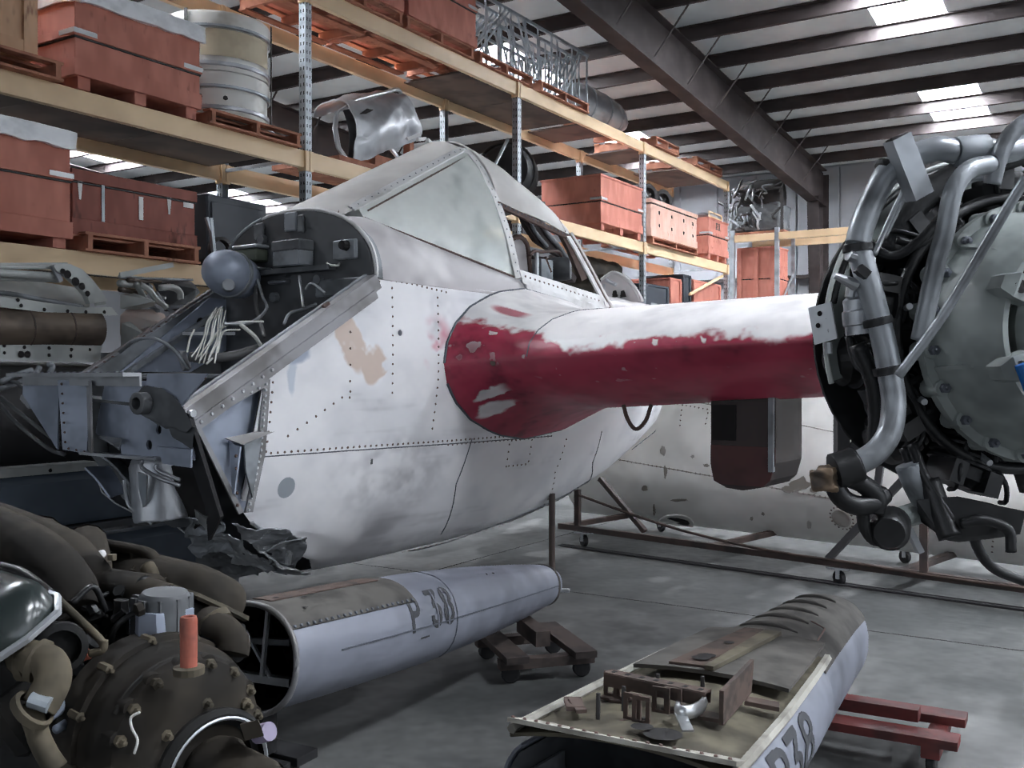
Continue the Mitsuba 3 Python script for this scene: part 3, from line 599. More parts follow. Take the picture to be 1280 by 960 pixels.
def skin(sgn, z_hi=2.155):
    rows = []
    th = np.concatenate([np.linspace(z_hi, ZC, 10), ZC - (1 - np.cos(np.linspace(0, np.pi / 2, 26)[1:]) ** 1.0) * 1.0])
    us = np.linspace(0, 1, 60)
    for t in th:
        row = []
        for u in us:
            if t >= ZC: z0 = t
            else: z0 = None
            k = 1.0 - (t - (ZC - 1.0)) if t < ZC else 0.0     # 0 at ZC .. 1 at the keel
            def zz(a): return t if t >= ZC else ZC - (ZC - bot(a)) * k
            a0 = front_a(zz(.2)) ; a = a0 + (4.92 - a0) * u
            z = zz(a)
            row.append(wl(a, sgn * side_l(a, z), z))
        rows.append(row)
    m = loft(np.array(rows), closed=False)
    if sgn < 0: m.invert()
    return m
m = skin(1); c0 = m.triangles_center; out = (m.face_normals @ SIDE).mean()
if out < 0: m.invert()
mp = m
# crease and dent the torn lower front
v = mp.vertices.copy(); la = np.array([ac(q) for q in v]); kk = np.clip(1 - np.hypot((la[:, 0] - .35) / .5, (la[:, 2] - .55) / .3), 0, 1)
v += (np.stack([meshkit.fbm(v * 7 + 5 * k, 3, 2) for k in range(3)], -1) - .5) * (.16 * kk)[:, None]; mp.vertices = v
port_skin = part(plane, 'side_skin', shell(mp, .006), 'skin', 40)
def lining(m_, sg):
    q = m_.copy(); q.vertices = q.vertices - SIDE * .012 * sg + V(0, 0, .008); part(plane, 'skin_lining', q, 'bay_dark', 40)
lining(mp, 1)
m2 = skin(-1); 
if (m2.face_normals @ SIDE).mean() > 0: m2.invert()
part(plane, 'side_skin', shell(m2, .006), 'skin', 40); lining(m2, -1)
def bead(pts, name, bsdf, r=.004, parent=None, off=.001):
    return part(parent or plane, name, sweep([side_pt(a, z, off)[0] for a, z in pts], r, 5), bsdf)
def az(*pts): return [tuple(ac(onl(px, py, W))[[0, 2]]) for px, py in pts]
def along(p, step):
    p = np.asarray(p, float); s = np.r_[0, np.cumsum(np.linalg.norm(np.diff(p, axis=0), axis=1))]
    t = np.arange(0, s[-1], step); return np.stack([np.interp(t, s, p[:, k]) for k in range(p.shape[1])], 1)
def surf_az(*pts):                                  # pixels that lie on the port skin -> (a, z)
    out = []
    for px, py in pts:
        l = W
        for _ in range(12):
            q = ac(onl(px, py, l)); l = .5 * l + .5 * side_l(q[0], max(q[2], bot(q[0]) + .01))
        out.append((q[0], q[2]))
    return out
riv = []
for pts, st in [(((482, 349), (520, 356), (560, 366)), .045), (((490, 360), (490, 500)), .055), (((547, 372), (548, 470), (540, 538)), .05),
                (((474, 352), (440, 377), (345, 458)), .06), (((336, 478), (325, 568)), .035), (((341, 478), (332, 568)), .05),
                (((330, 567), (440, 559), (560, 551), (690, 541)), .045), (((360, 545), (440, 488)), .07), (((438, 415), (437, 500)), .09),
                (((708, 549), (694, 590), (679, 633)), .05), (((752, 540), (740, 580), (726, 614)), .06), (((560, 556), (690, 545)), .045),
                (((633, 583), (637, 551), (665, 548), (660, 580), (633, 583)), .05), (((600, 668), (680, 636), (730, 606)), .05), (((505, 690), (600, 668)), .06)]:
    for a, z in along(surf_az(*pts), st):
        riv.append(side_pt(a, z, .0))
part(plane, 'rivets', rivets([r[0] for r in riv], [r[1] for r in riv], .0085, .003), 'rivet', kind='stuff')
for pts in [((590, 548), (570, 605), (548, 672)), ((327, 571), (440, 563), (560, 555), (690, 545)), ((520, 690), (600, 664), (680, 632), (745, 596)), ((752, 540), (740, 580), (726, 614)), ((845, 508), (828, 540), (800, 565))]:
    p = along(surf_az(*pts), .06); bead(p, 'panel_joint', 'rivet_grey', .0035)
q, n = side_pt(*surf_az((500, 416))[0]); part(plane, 'access_plug', lathe([(0, .003), (.016, .003), (.018, 0)], q, n, 12), 'rivet_grey')
# --- shoulder decks between longeron and windscreen, nose arch lip
def arch(a=.8, n=22, s0=0, s1=1, zb=2.16, h=.44, w=W, e=2.2):
    t = np.linspace(s0, s1, n) * np.pi
    return [wl(a, w * np.sign(math.cos(x)) * abs(math.cos(x)) ** (2 / e), zb + h * abs(math.sin(x)) ** (2 / e)) for x in t]
RE = lambda u: V(.82 + 1.28 * u, .36 - .09 * u, 2.53 + .64 * u)      # windscreen's upper strip
RB = lambda u: V(1.02 + 1.26 * u, .385 + .225 * u, 2.545 - .275 * u)   # lower edge of the side glass
def shoulder(sg):
    g = []
    for i in range(24):
        u = i / 23; row = []
        a_b = .8 + u * 1.55; s = V(a_b, W - .012, 2.15 - .02 * u)
        if u < .12: e = RE(u * .5) * (1 - u / .12) + RB(0) * (u / .12) if u > 0 else RE(0)
        else: e = RB((u - .12) / .88)
        hgt = e[2] - s[2]
        for j in range(12):
            t = j / 11 * np.pi / 2
            f1, f2 = 1 - math.cos(t), math.sin(t)
            if u > .12: k = min(1, (u - .12) / .5); f1, f2 = f1 * (1 - .55 * k) + .55 * k * j / 11, f2 * (1 - .55 * k) + .55 * k * j / 11
            row.append(wl(s[0] + (e[0] - s[0]) * j / 11, sg * (s[1] + (e[1] - s[1]) * f1), s[2] + hgt * f2))
        g.append(row)
    m = loft(np.array(g), closed=False)
    if (m.face_normals[:, 2]).mean() < 0: m.invert()
    return shell(m, .008)
for sg in (1, -1): part(plane, 'shoulder_deck', shoulder(sg), 'deck', 45)
part(plane, 'arch_lip', sweep([q + AFT * (.0 + .02 * meshkit.noise(q[None] * 9)[0]) for q in arch(.795, 46, 0, .62)], .013, 6), 'frame_white', True)
part(plane, 'arch_lip', sweep(arch(.8, 20, .62, 1), .012, 6), 'bay_grey', True)
g = np.array([[q - AFT * 0.0 for q in arch(.80, 40)], [q * 1 + AFT * .05 - V(0, 0, .012) for q in arch(.80, 40)]])
part(plane, 'arch_former', shell(loft(g, closed=False), .01), 'bay_grey', 40)
# --- windscreen: centre panel (boarded and dusty), side panes, bow, hood
def centre():
    g = []
    for i in range(20):
        u = i / 19; e = RE(u); row = []
        for j in range(13):
            s = -1 + 2 * j / 12
            row.append(wl(e[0] - .03 * (1 - s * s) * (1 - u), e[1] * s, e[2] + (.07 + .02 * u) * (1 - s * s)))
        g.append(row)
    m = loft(np.array(g), closed=False)
    if m.face_normals[:, 2].mean() < 0: m.invert()
    return shell(m, .01)
part(plane, 'centre_panel', centre(), 'dusty_hood', 40, label='dust covered centre panel of the windscreen')
part(plane, 'panel_seam', sweep([wl(*(RE(t * .33) * V(1, 1, 1) + V(0, -.0 - t * .0, .006) * 1 - V(0, .30 * t, -.06 * t))) for t in np.linspace(0, 1, 8)], .005, 5), 'rivet')
for sg in (1, -1):
    M = V(1, sg, 1)
    st = [(RE(u) + V(0, .0, .004)) * M for u in np.linspace(.1, 1, 12)]
    n_ = unit(V(-.5, .65, .6)); k = part(plane, 'windscreen_frame', cat_([bar(wl(*st[i]), wl(*st[i + 1]), .05, .012, up=wl(*(n_ * M)) - wl(0, 0, 0)) for i in range(11)]), 'frame_white')
    if sg > 0:
        rp = along([wl(*q) for q in st], .07); nn = unit(AFT * n_[0] + SIDE * n_[1] + V(0, 0, n_[2])); part(k, 'rivets', rivets(rp + nn * .007, [nn] * len(rp), .006, .002), 'rivet_grey', kind='stuff')
        part(plane, 'glazing_gasket', sweep([wl(*((RE(u) + V(.035, .035, -.035)) * M)) for u in np.linspace(.16, .98, 14)], .006, 5), 'rivet')
    def bow(t):                                     # windscreen bow from the sill (0) to the crown (1)
        return V(2.28 - .12 * t, np.interp(t, [0, .25, .5, .75, .9, 1], [.615, .56, .475, .37, .30, .24]), np.interp(t, [0, .25, .5, .75, .9, 1], [2.27, 2.55, 2.81, 3.03, 3.13, 3.19]))
    g = []
    for i in range(16):
        u = i / 15; row = []
        lo, hi = RB(u), RE(.14 + .86 * u)
        b = [bow(t) for t in np.linspace(0, 1, 14)]
        for j in range(14):
            s = j / 13; line = lo + (hi - lo) * s
            bl = b[0] + (b[-1] - b[0]) * s
            row.append(wl(*((line + (b[j] - bl) * u ** 1.5) * M)))
        g.append(row)
    m = loft(np.array(g), closed=False)
    part(plane, 'side_pane', m, 'fogged', True, label='fogged and crazed windscreen side pane')
    bp = [wl(*(bow(t) * M + V(0, sg * .004, 0))) for t in np.linspace(-.06, 1.02, 20)]
    k = part(plane, 'windscreen_bow', cat_([bar(bp[i], bp[i + 1], .012, .075, up=AFT) for i in range(19)]), 'frame_white')
    if sg > 0:
        rp = along([q + SIDE * .008 for q in bp], .06); part(k, 'rivets', rivets(rp, [unit(SIDE + V(0, 0, .4))] * len(rp), .006, .002), 'rivet_grey', kind='stuff')
    part(plane, 'glazing_gasket', sweep([wl(*((RB(u) + V(0, .008, .002)) * M)) for u in np.linspace(0, 1, 12)], .007, 5), 'rivet')
def hoodgrid():
    st = [(2.2, 3.285, .46, 2.80), (2.5, 3.21, .475, 2.775), (2.8, 3.10, .475, 2.74), (3.05, 2.99, .465, 2.70), (3.17, 2.90, .455, 2.675)]
    g = []
    for a in np.linspace(2.2, 3.17, 16):
        zt, w_, ze = [np.interp(a, [s[0] for s in st], [s[k] for s in st]) for k in (1, 2, 3)]
        row = []
        for x in np.linspace(0, np.pi, 25):
            c, s = math.cos(x), math.sin(x)
            row.append(wl(a + .05 * (1 - s), w_ * np.sign(c) * abs(c) ** (2 / 2.1), ze + (zt - ze) * abs(s) ** (2 / 1.75)))
        g.append(row)
    m = loft(np.array(g), closed=False)
    if m.face_normals[:, 2].mean() < 0: m.invert()
    return shell(lump(m, .012, 3, 8), .012)
part(plane, 'canopy_hood', hoodgrid(), 'dusty_hood', 50, label='sun-bleached metal canopy hood')
for sg in (1, -1):
    M = V(1, sg, 1)
    k = part(plane, 'hood_rail', bar(wl(2.22, sg * .475, 2.79), wl(3.16, sg * .462, 2.665), .03, .035), 'rivet')
    rp = along([wl(2.26, sg * .495, 2.79), wl(3.15, sg * .48, 2.67)], .05); part(k, 'rivets', rivets(rp, [SIDE * sg] * len(rp), .008, .004), 'rivet_grey', kind='stuff')
    hp = [wl(*(V(x, y, z) * M)) for x, y, z in ((3.12, .46, 2.70), (3.2, .50, 2.58), (3.3, .555, 2.40), (3.42, .61, 2.2), (3.47, .625, 2.13))]
    part(plane, 'rear_frame', cat_([bar(hp[i], hp[i + 1], .014, .05, up=AFT) for i in range(4)]), 'frame_white')
    part(plane, 'rear_frame', cat_([bar(hp[i] + AFT * .075, hp[i + 1] + AFT * .075, .02, .03, up=AFT) for i in range(4)]), 'dusty_hood')
    part(plane, 'rear_gasket', sweep([q + AFT * .045 for q in hp], .009, 5), 'rivet')
    # sill below the missing side window
    s0, s1 = V(2.30, .615, 2.335), V(3.40, .615, 2.225)
    g = [[wl(*((s0 + (s1 - s0) * u + V(0, dl, dz)) * M)) for dl, dz in ((0, 0), (.035, -.10), (.06, -.105), (.072, -.2))] for u in np.linspace(0, 1, 12)]
    m = loft(np.array(g), closed=False)
    if (m.face_normals @ SIDE).mean() * sg < 0: m.invert()
    k = part(plane, 'canopy_sill', shell(m, .01), 'frame_white', 30)
    rp = along([wl(*((s0 + V(.05, .017, -.045)) * M)), wl(*((s1 + V(-.05, .017, -.045)) * M))], .058); part(k, 'rivets', rivets(rp, [unit(SIDE * sg + V(0, 0, .35))] * len(rp), .009, .003), 'rivet', kind='stuff')
    g = [[wl(a, sg * (W - .005 * i), z) for i, (a, z) in enumerate(((a0, 2.125), (a0, 2.05)))] for a0 in np.linspace(2.28, 3.5, 6)]
# rear turtle deck
g = []
for a in np.linspace(3.42, 4.9, 14):
    u = (a - 3.42) / 2.08; row = []
    for x in np.linspace(0, np.pi, 17):
        c, s = math.cos(x), math.sin(x); row.append(wl(a, (half_w(a) + .0) * np.sign(c) * abs(c) ** .85, 2.14 + (.16 - .03 * u) * abs(s) ** .9))
    g.append(row)
m = loft(np.array(g), closed=False)
if m.face_normals[:, 2].mean() < 0: m.invert()
part(plane, 'rear_deck', shell(m, .01), 'deck', 40)
g = [ona(x, y, 4.15) for x, y in ((744, 378), (752, 350), (766, 341), (780, 346), (792, 358), (803, 377))]
k = part(plane, 'rear_fairing', sheet3(g, .02), 'deck', label='mottled grey fairing behind the canopy'); part(k, 'rim', sweep(spline(g[1:], 5), .018, 6), 'frame_white', True)
for x in (769, 779): part(k, 'fairing_hole', plate(Polygon([(-.03, -.03), (.03, -.02), (.01, .035), (-.02, .03)]), .004, ona(x, 368, 4.12), SIDE, V(0, 0, 1)), 'hole')
part(k, 'stay', cyl(ona(757, 350, 4.0), ona(770, 356, 4.0), .016, 8), 'alu'); part(k, 'stay', cyl(ona(755, 355, 4.0), ona(755, 378, 4.0), .012, 8), 'alu')
# cockpit inside: seat, head armour, roll frame, panel
part(plane, 'cockpit_floor', bx(0, 1, 0, 1, 0, 1) if False else sheet3(acw([(.85, -.6, 1.3), (3.6, -.6, 1.3), (3.6, .6, 1.3), (.85, .6, 1.3)]), .02), 'bay_dark')
IN = lambda px, py, l=.12: onl(px, py, l)
seat = [(636, 345), (637, 308), (640, 299), (649, 296), (656, 301), (660, 313), (663, 345)]
st_ = part(plane, 'seat_back', sheet3([IN(x, y, .22) for x, y in seat], .03), 'deck'); part(plane, 'seat_rim', sweep(spline([IN(x, y, .24) for x, y in seat], 5), .02, 6), 'rivet', True)
part(plane, 'armour_plate', sheet3([IN(*p_) for p_ in ((645, 258), (672, 266), (686, 292), (702, 314), (708, 326), (692, 318), (668, 302), (656, 284))], .04), 'frame_brown')
part(plane, 'armour_edge', tube([IN(672, 266, .16), IN(682, 288, .16), (IN(698, 308, .16)), IN(708, 322, .16)], .022, 7), 'bay_grey', True); part(plane, 'armour_rib', tube([IN(660, 266, .16), IN(668, 288, .16), IN(684, 308, .16)], .016, 6), 'bay_grey', True)
part(plane, 'inner_hoop', cat_([bar(IN(694, 276, .40), IN(712, 310, .46), .05, .05), bar(IN(712, 310, .46), IN(729, 350, .52), .05, .05)]), 'rivet')
part(plane, 'radio_box', bar(IN(676, 325, .25), IN(676, 352, .25), .16, .12, up=SIDE), 'galv'); part(plane, 'control_tube', cyl(IN(671, 316, .3), IN(671, 350, .3), .016, 8), 'alu_bright')
part(plane, 'canopy_crank', tube([IN(662, 319, .3), IN(668, 314, .3), IN(676, 315, .3), IN(696, 314, .3), IN(702, 320, .3)], .014, 6), 'rivet', True); part(plane, 'lever', tube([IN(681, 322, .3), IN(684, 330, .3), IN(688, 340, .3)], .016, 6), 'rivet', True)
part(plane, 'gyro_drum', lathe([(0, -.09), (.09, -.08), (.10, 0), (.09, .08), (0, .09)], IN(701, 336, .2), SIDE + AFT * .5, 20), 'bay_dark', 40); part(plane, 'cross_tube', cyl(IN(664, 322, .1), IN(708, 330, .1), .02, 8), 'frame_brown')
part(plane, 'seat_frame', bar(IN(690, 322, -.1), IN(715, 350, -.1), .08, .06), 'frame_brown')
part(plane, 'instrument_panel', sheet3(acw([(1.2, -.5, 1.8), (1.2, .5, 1.8), (1.25, .5, 2.3), (1.3, .3, 2.5), (1.3, -.3, 2.5), (1.25, -.5, 2.3)]), .03), 'bay_dark')
for k in range(3): part(plane, 'latch', bar(wl(2.0 + .05 * k, -.15 + .05 * k, 3.28), wl(2.1 + .06 * k, -.12, 3.33 - .02 * k), .025), 'frame_white')
# --- wing stub with its root fairing
def foil(n=44):                                     # unit section, leading edge first, upper side then back along the lower: (x, y), max half thickness .5
    t = np.linspace(0, 1, n // 2); x = (1 - np.cos(t * np.pi / 2)) ; x = x / x[-1]
    y = np.array([np.interp(v, [0, .01, .04, .1, .2, .32, .5, .7, .88, 1], [0, .12, .235, .35, .455, .5, .46, .33, .16, .02]) for v in x])
    up_ = list(zip(x, y)); lo = [(a, -b * .98) for a, b in zip(x, y)][::-1]
    return up_ + lo[:-1]
F0 = foil()
def section(l, le, ch, zc, th): return [wl(le + x * ch, l, zc + y * th) for x, y in F0]
def wing_sec(l):
    k = np.clip((1.32 - l) / .62, 0, 1); k2 = k ** 2.6
    th = .66 - .045 * (l - 1.3) if l > 1.3 else .66
    le = 1.50 + .02 * (l - 1.3); zc = 1.715 + .04 * (l - 1.3)
    return section(l, le - .09 * k2, 2.7 - .25 * max(l - 1.3, 0), zc - .012 * k2, th + .37 * k2)
ls = np.concatenate([np.linspace(.655, 1.30, 18), np.linspace(1.42, 3.12, 12)])
mw = loft(np.array([wing_sec(l) for l in ls]), cap1=True)
if (mw.face_normals[:, 2] * (mw.triangles_center[:, 2] - 1.72)).mean() < 0: mw.invert()
wing = part(plane, 'wing_stub', mw, 'wing', 40, label='wing stub, worn silver above and red below')
rootc = np.array([ac(p) for p in wing_sec(.68)])
part(wing, 'fairing_bead', sweep([side_pt(a, z, .004)[0] if z < 2.14 else wl(a, side_l(a, 2.14) + .004, z) for a, _, z in rootc[:-1] if a < 3.9], .009, 6), 'rivet_grey', True)
part(wing, 'panel_joint', sweep([p for p in wing_sec(1.24)][:14], .004, 5), 'rivet_grey')
part(wing, 'bolt_head', lathe([(0, .01), (.018, .008), (.02, 0)], onl(637, 450, .80) if False else wl(1.49, 1.0, 1.68), unit(-AFT + SIDE * .2), 10), 'rivet')
hp = wl(2.2, 1.45, 1.395)
part(wing, 'tow_ring', tube([wl(2.1, 1.55, 1.42), wl(2.12, 1.57, 1.33), wl(2.15, 1.61, 1.27), wl(2.2, 1.65, 1.32), wl(2.2, 1.69, 1.42)], .013, 6), 'rivet', True)
# undercarriage leg fairing below the wing
bxp = Polygon([(-.2, 0), (.2, 0), (.2, -.42), (.17, -.52), (.12, -.565), (.0, -.59), (-.1, -.58), (-.18, -.54), (-.2, -.44)])
leg = part(plane, 'leg_fairing', plate(bxp, .42, wl(2.62, 2.29, 1.52), SIDE, V(0, 0, 1)), 'leg_brown')
part(leg, 'cutout', plate(sbox(-.1, -.30, .05, -.09), .004, wl(2.199, 2.20, 1.52), SIDE, V(0, 0, 1)), 'hole')
part(leg, 'side_rail', bx(0, .01, 0, .01, 0, .01) if False else bar(wl(2.19, 2.47, 1.5), wl(2.19, 2.47, 1.05), .04, .03), 'bay_grey')
part(leg, 'patch', plate(sbox(-.2, -.56, .2, -.33).intersection(bxp), .004, wl(2.198, 2.29, 1.52), SIDE, V(0, 0, 1)), 'leg_red')
mat('leg_brown', grime((0.032, 0.02, 0.018), (0.018, 0.013, 0.013), 5), 0.6); mat('leg_red', grime((0.075, 0.022, 0.02), (0.035, 0.014, 0.013), 5), 0.6)
# support post under the belly
part(plane, 'support_post', cyl(V(*on_z(690, 737, 0)[:2], 0), V(*on_z(690, 737, 0)[:2], .72), .024, 10), 'stand_brown')
mat('stand_brown', grime((0.10, 0.075, 0.065), (0.05, 0.04, 0.035), 5), 0.6)
part(plane, 'post_foot', bar(on_z(684, 737, .01), on_z(712, 738, .01), .06, .02), 'alu')

# ---------------- open nose bay: bulkhead, longerons, torn front frames
bk = sheet3([wl(.8, -.66, 1.1), wl(.8, .66, 1.1)] + arch(.8, 30, .0, 1, w=W - .015, h=.43), .015)
bulk = part(plane, 'bulkhead', bk, 'bay_grey_dark', label='dark oily bulkhead behind the open nose bay')
mat('bay_grey_dark', grime((0.10, 0.105, 0.11), (0.05, 0.052, 0.055), 4, .38, .7), 0.6, 0.1)
B = lambda px, py, a=.78: ona(px, py, a)
def bulkbox(x0, y0, x1, y1, d, m='bay_dark', name='equipment_box'):
    a0, a1, b0 = ac(B(x0, y1)), ac(B(x1, y0)), .79
    mm = rbox(b0 - d, b0, a0[1], a1[1], a0[2], a1[2], .008)
    mm.vertices = acw(mm.vertices); mm.fix_normals() if False else None
    if mm.volume < 0: mm.invert()
    return part(bulk, name, mm, m)
bulkbox(418, 298, 447, 326, .03, 'bay_grey'); bulkbox(358, 303, 391, 336, .12, 'bay_grey'); bulkbox(357, 300, 392, 318, .125, 'bay_dark', 'box_lid')
bulkbox(306, 312, 334, 330, .10, 'olive'); bulkbox(305, 306, 336, 314, .11, 'alu', 'box_lid'); bulkbox(300, 336, 420, 344, .08, 'bay_dark', 'shelf')
bulkbox(356, 264, 371, 290, .02, 'bay_grey', 'stiffener'); bulkbox(318, 278, 330, 300, .02, 'bay_dark', 'stiffener'); bulkbox(372, 268, 380, 292, .02, 'bay_dark', 'stiffener')
bulkbox(395, 345, 460, 372, .02, 'bay_grey', 'stiffener'); bulkbox(340, 350, 362, 356, .05, 'alu', 'fitting'); bulkbox(312, 335, 340, 340, .11, 'alu', 'shelf_edge')
mat('olive', (0.10, 0.115, 0.085), 0.6)
part(bulk, 'round_boss', lathe([(0, .04), (.025, .04), (.03, 0)], B(433, 307, .76), -AFT, 12), 'hole')
part(bulk, 'grab_handle', tube([B(409, 329, .78), B(411, 331, .74), B(421, 332, .74), B(424, 330, .78)], .008, 6), 'wire_white', True)
part(bulk, 'conduit', tube([B(374, 345, .7), B(376, 360, .66), B(379, 383, .6)], .009, 6), 'alu', True)
part(bulk, 'conduit', tube([B(322, 350, .66), B(328, 370, .6), B(333, 386, .5), B(314, 403, .3), B(280, 405, .1)], .010, 6), 'alu', True)
part(bulk, 'conduit', tube([B(320, 345, .7), B(320, 380, .6), B(330, 420, .3)], .012, 6), 'hose', True)
part(bulk, 'conduit', tube([B(382, 362, .6), B(386, 356, .6), B(392, 355, .6), B(406, 366, .62)], .008, 6), 'alu', True)
part(bulk, 'conduit', tube([B(355, 405, .4), B(362, 392, .5), B(378, 387, .6), B(395, 380, .7)], .010, 6), 'bay_grey', True)
for i, (x, y) in enumerate(((300, 358), (345, 372), (360, 340), (400, 350), (330, 300))):
    part(bulk, 'clamp', lathe([(0, .03), (.03, .03), (.035, 0)], B(x, y, .79), -AFT, 10), 'bay_grey' if i % 2 else 'bay_dark')
# oil tank standing in front of the bulkhead's left side
c = ona(289, 343, .55)
tank = part(plane, 'oil_tank', lathe([(0, -.20), (.085, -.19), (.125, -.13), (.135, -.04), (.135, .08), (.11, .15), (.06, .19), (0, .20)], c, -AFT * .9 + SIDE * .35 + V(0, 0, .1), 28), 'primer_blue', 40)
part(tank, 'filler_neck', lathe([(0, .07), (.035, .07), (.04, 0)], c + SIDE * .10 - AFT * .1 - V(0, 0, .08), SIDE * .8 - AFT * .6, 12), 'alu')
part(tank, 'strap', lathe([(.128, -.02), (.142, -.015), (.142, .015), (.128, .02)], c, -AFT * .9 + SIDE * .35 + V(0, 0, .1), 28), 'bay_grey', 40)
# floor of the bay
part(plane, 'bay_floor', sheet3(acw([(-.42, -.66, 1.50), (-.42, .6, 1.44), (.8, .66, 1.5), (.8, -.66, 1.52)]), .015), 'bay_dark')
part(plane, 'bay_shelf', sheet3(acw([(-.1, -.6, 1.60), (-.1, -.1, 1.59), (.25, .2, 1.60), (.4, -.6, 1.62)]), .012), 'bay_grey')
# longerons, sloping down from the bulkhead to the front
def lg(t, l, dz=0.0): return wl(-.46 + 1.27 * t, l, 1.44 + .73 * t + dz)
k = part(plane, 'longeron', [bar(lg(0, .645), lg(1, .645), .085, .02, up=V(0, 0, 1)), bar(lg(0, .70, -.035), lg(1, .70, -.035), .016, .085, up=V(0, 0, 1)),
                             bar(lg(0, .60, -.05), lg(1, .60, -.05), .014, .10, up=V(0, 0, 1)), bar(lg(0.02, .712, -.095), lg(.98, .71, -.095), .012, .05)], 'longeron', label='sloping longeron on the near side of the nose bay')
part(k, 'cap_strip', bar(lg(0, .62, .014), lg(1, .62, .014), .03, .008), 'bay_grey')
rp = along([lg(.05, .719, -.09), lg(.42, .719, -.09)], .07); part(k, 'bolts', rivets(rp, [SIDE] * len(rp), .011, .006), 'alu_bright', kind='stuff')
part(k, 'lug', bar(lg(.70, .66, .02), lg(.73, .66, .02), .02, .02), 'rivet'); part(k, 'tip_bolt', lathe([(0, .02), (.018, .02), (.02, 0)], lg(.01, .712, -.02), SIDE, 10), 'alu_bright')
def lf(t, l, dz=0.0): return wl(-.14 + .94 * t, l, 1.60 + .57 * t + dz)
k = part(plane, 'longeron', [bar(lf(-.12, -.69), lf(1, -.69), .09, .018), bar(lf(-.12, -.65, -.05), lf(1, -.65, -.05), .014, .09), bar(lf(-.2, -.60, -.11), lf(.95, -.60, -.11), .05, .03)], 'bay_grey', label='sloping longeron on the far side of the nose bay')
part(k, 'cap_strip', bar(lf(-.12, -.70, .016), lf(1, -.70, .016), .04, .012), 'longeron')
rp = along([lf(-.1, -.66, .012), lf(.98, -.66, .012)], .06); part(k, 'bolts', rivets(rp, [V(0, 0, 1)] * len(rp), .010, .006), 'rivet', kind='stuff')
part(plane, 'far_web', sheet3([onl(150, 465, -.62), onl(238, 465, -.62), onl(282, 438, -.62), onl(285, 375, -.62), onl(262, 372, -.62)], .012), 'primer_blue')
part(plane, 'web_hole', plate(Point(0, 0).buffer(.03), .004, onl(251, 403, -.605), AFT, V(0, 0, 1)), 'hole')
part(plane, 'web_bracket', bar(onl(228, 417, -.58), onl(294, 417, -.40), .02, .02), 'alu')
# white wires and hoses
for i in range(9):
    x = 240 + 3.2 * i; q = rnd.random
    pts = [ona(271 + 1.2 * i + rnd.uniform(-2, 2), 384 + 2 * (i % 3), .45), ona(262 + 2.4 * i - 4 + rnd.uniform(-2, 2), 402, .3), ona(251 + 3 * i + rnd.uniform(-3, 3), 425, .1), ona(x + rnd.uniform(-3, 3), 446 + 4 * (i % 3), -.05)]
    part(plane, 'wire', tube(pts, .004, 5), 'wire_white', True)
for pts in ([(243, 412, .2), (237, 425, .1), (234, 440, .0)], [(262, 432, .1), (275, 412, .2), (296, 403, .2), (330, 402, .3)], [(258, 455, 0), (272, 440, .1), (279, 415, .2), (300, 412, .3)]):
    part(plane, 'wire', tube([ona(*p) for p in pts], .006, 5), 'wire_white', True)
part(plane, 'hose', tube([ona(238, 446, 0), ona(260, 448, .05), ona(290, 445, .15), ona(330, 434, .35)], .028, 10), 'hose', True)
part(plane, 'hose', tube([ona(150, 440, -.05), ona(170, 425, -.1), ona(195, 424, -.1), ona(218, 438, -.05), ona(236, 462, 0)], .010, 6), 'bay_grey', True)
part(plane, 'hose', tube([ona(300, 405, .2), ona(318, 420, .25), ona(326, 432, .3)], .012, 6), 'wire_white', True)
part(plane, 'clamp_block', bar(ona(226, 440, 0), ona(234, 462, 0), .04, .03), 'alu')
# torn front frames below the cross beam
F = lambda px, py, a=-.45: ona(px, py, a)
cross = part(plane, 'cross_beam', [bar(wl(-.52, -.72, 1.605), wl(-.52, .36, 1.607), .10, .018), bar(wl(-.475, -.72, 1.58), wl(-.475, .36, 1.58), .012, .06)], 'alu', label='riveted cross beam along the top of the torn nose')
rp = along([wl(-.545, -.70, 1.615), wl(-.545, .36, 1.617)], .06); part(cross, 'rivets', rivets(rp, [V(0, 0, 1)] * len(rp), .010, .006), 'rivet_grey', kind='stuff')
def fplate(name, pxs, a, m='primer_blue', t=.012, holes=(), rv=None, rr=.008):
    P = [F(x, y, a) for x, y in pxs]; o, ex, ey = wl(a, 0, 0), SIDE, V(0, 0, 1)
    loc = [tuple(ac(p)[1:]) for p in P]; poly = Polygon(loc).buffer(0)
    for hx, hy, hr in holes:
        c_ = ac(F(hx, hy, a)); poly = poly.difference(Point(c_[1], c_[2]).buffer(hr))
    kk = part(plane, name, plate(poly, t, o + AFT * 0, ex, ey), m)
    if rv:
        q = along([F(x, y, a) - AFT * .002 for x, y in rv], .05); part(kk, 'rivets', rivets(q - AFT * .0, [-AFT] * len(q), rr, .004), 'rivet', kind='stuff')
    return kk
def fsheet(name, pts, m='primer_blue', t=.01): return part(plane, name, sheet3([F(*p) for p in pts], t), m)
fsheet('front_web', [(31, 472, -.45), (29, 493, -.45), (72, 562, -.42), (75, 477, -.42)], 'primer_blue')
fsheet('front_web', [(73, 475, -.50), (79, 562, -.50), (111, 567, -.44), (113, 476, -.44)], 'primer_blue')
fsheet('web_flange', [(109, 476, -.44), (111, 567, -.44), (115, 566, -.50), (114, 476, -.50)], 'longeron')
fsheet('front_web', [(113, 476, -.30), (113, 567, -.30), (135, 565, -.30), (135, 478, -.30)], 'bay_dark')
q = along([F(77, 480, -.51), F(82, 560, -.51), F(108, 565, -.47)], .05); part(cross, 'rivets', rivets(q, [-AFT] * len(q), .007, .005), 'rivet', kind='stuff')
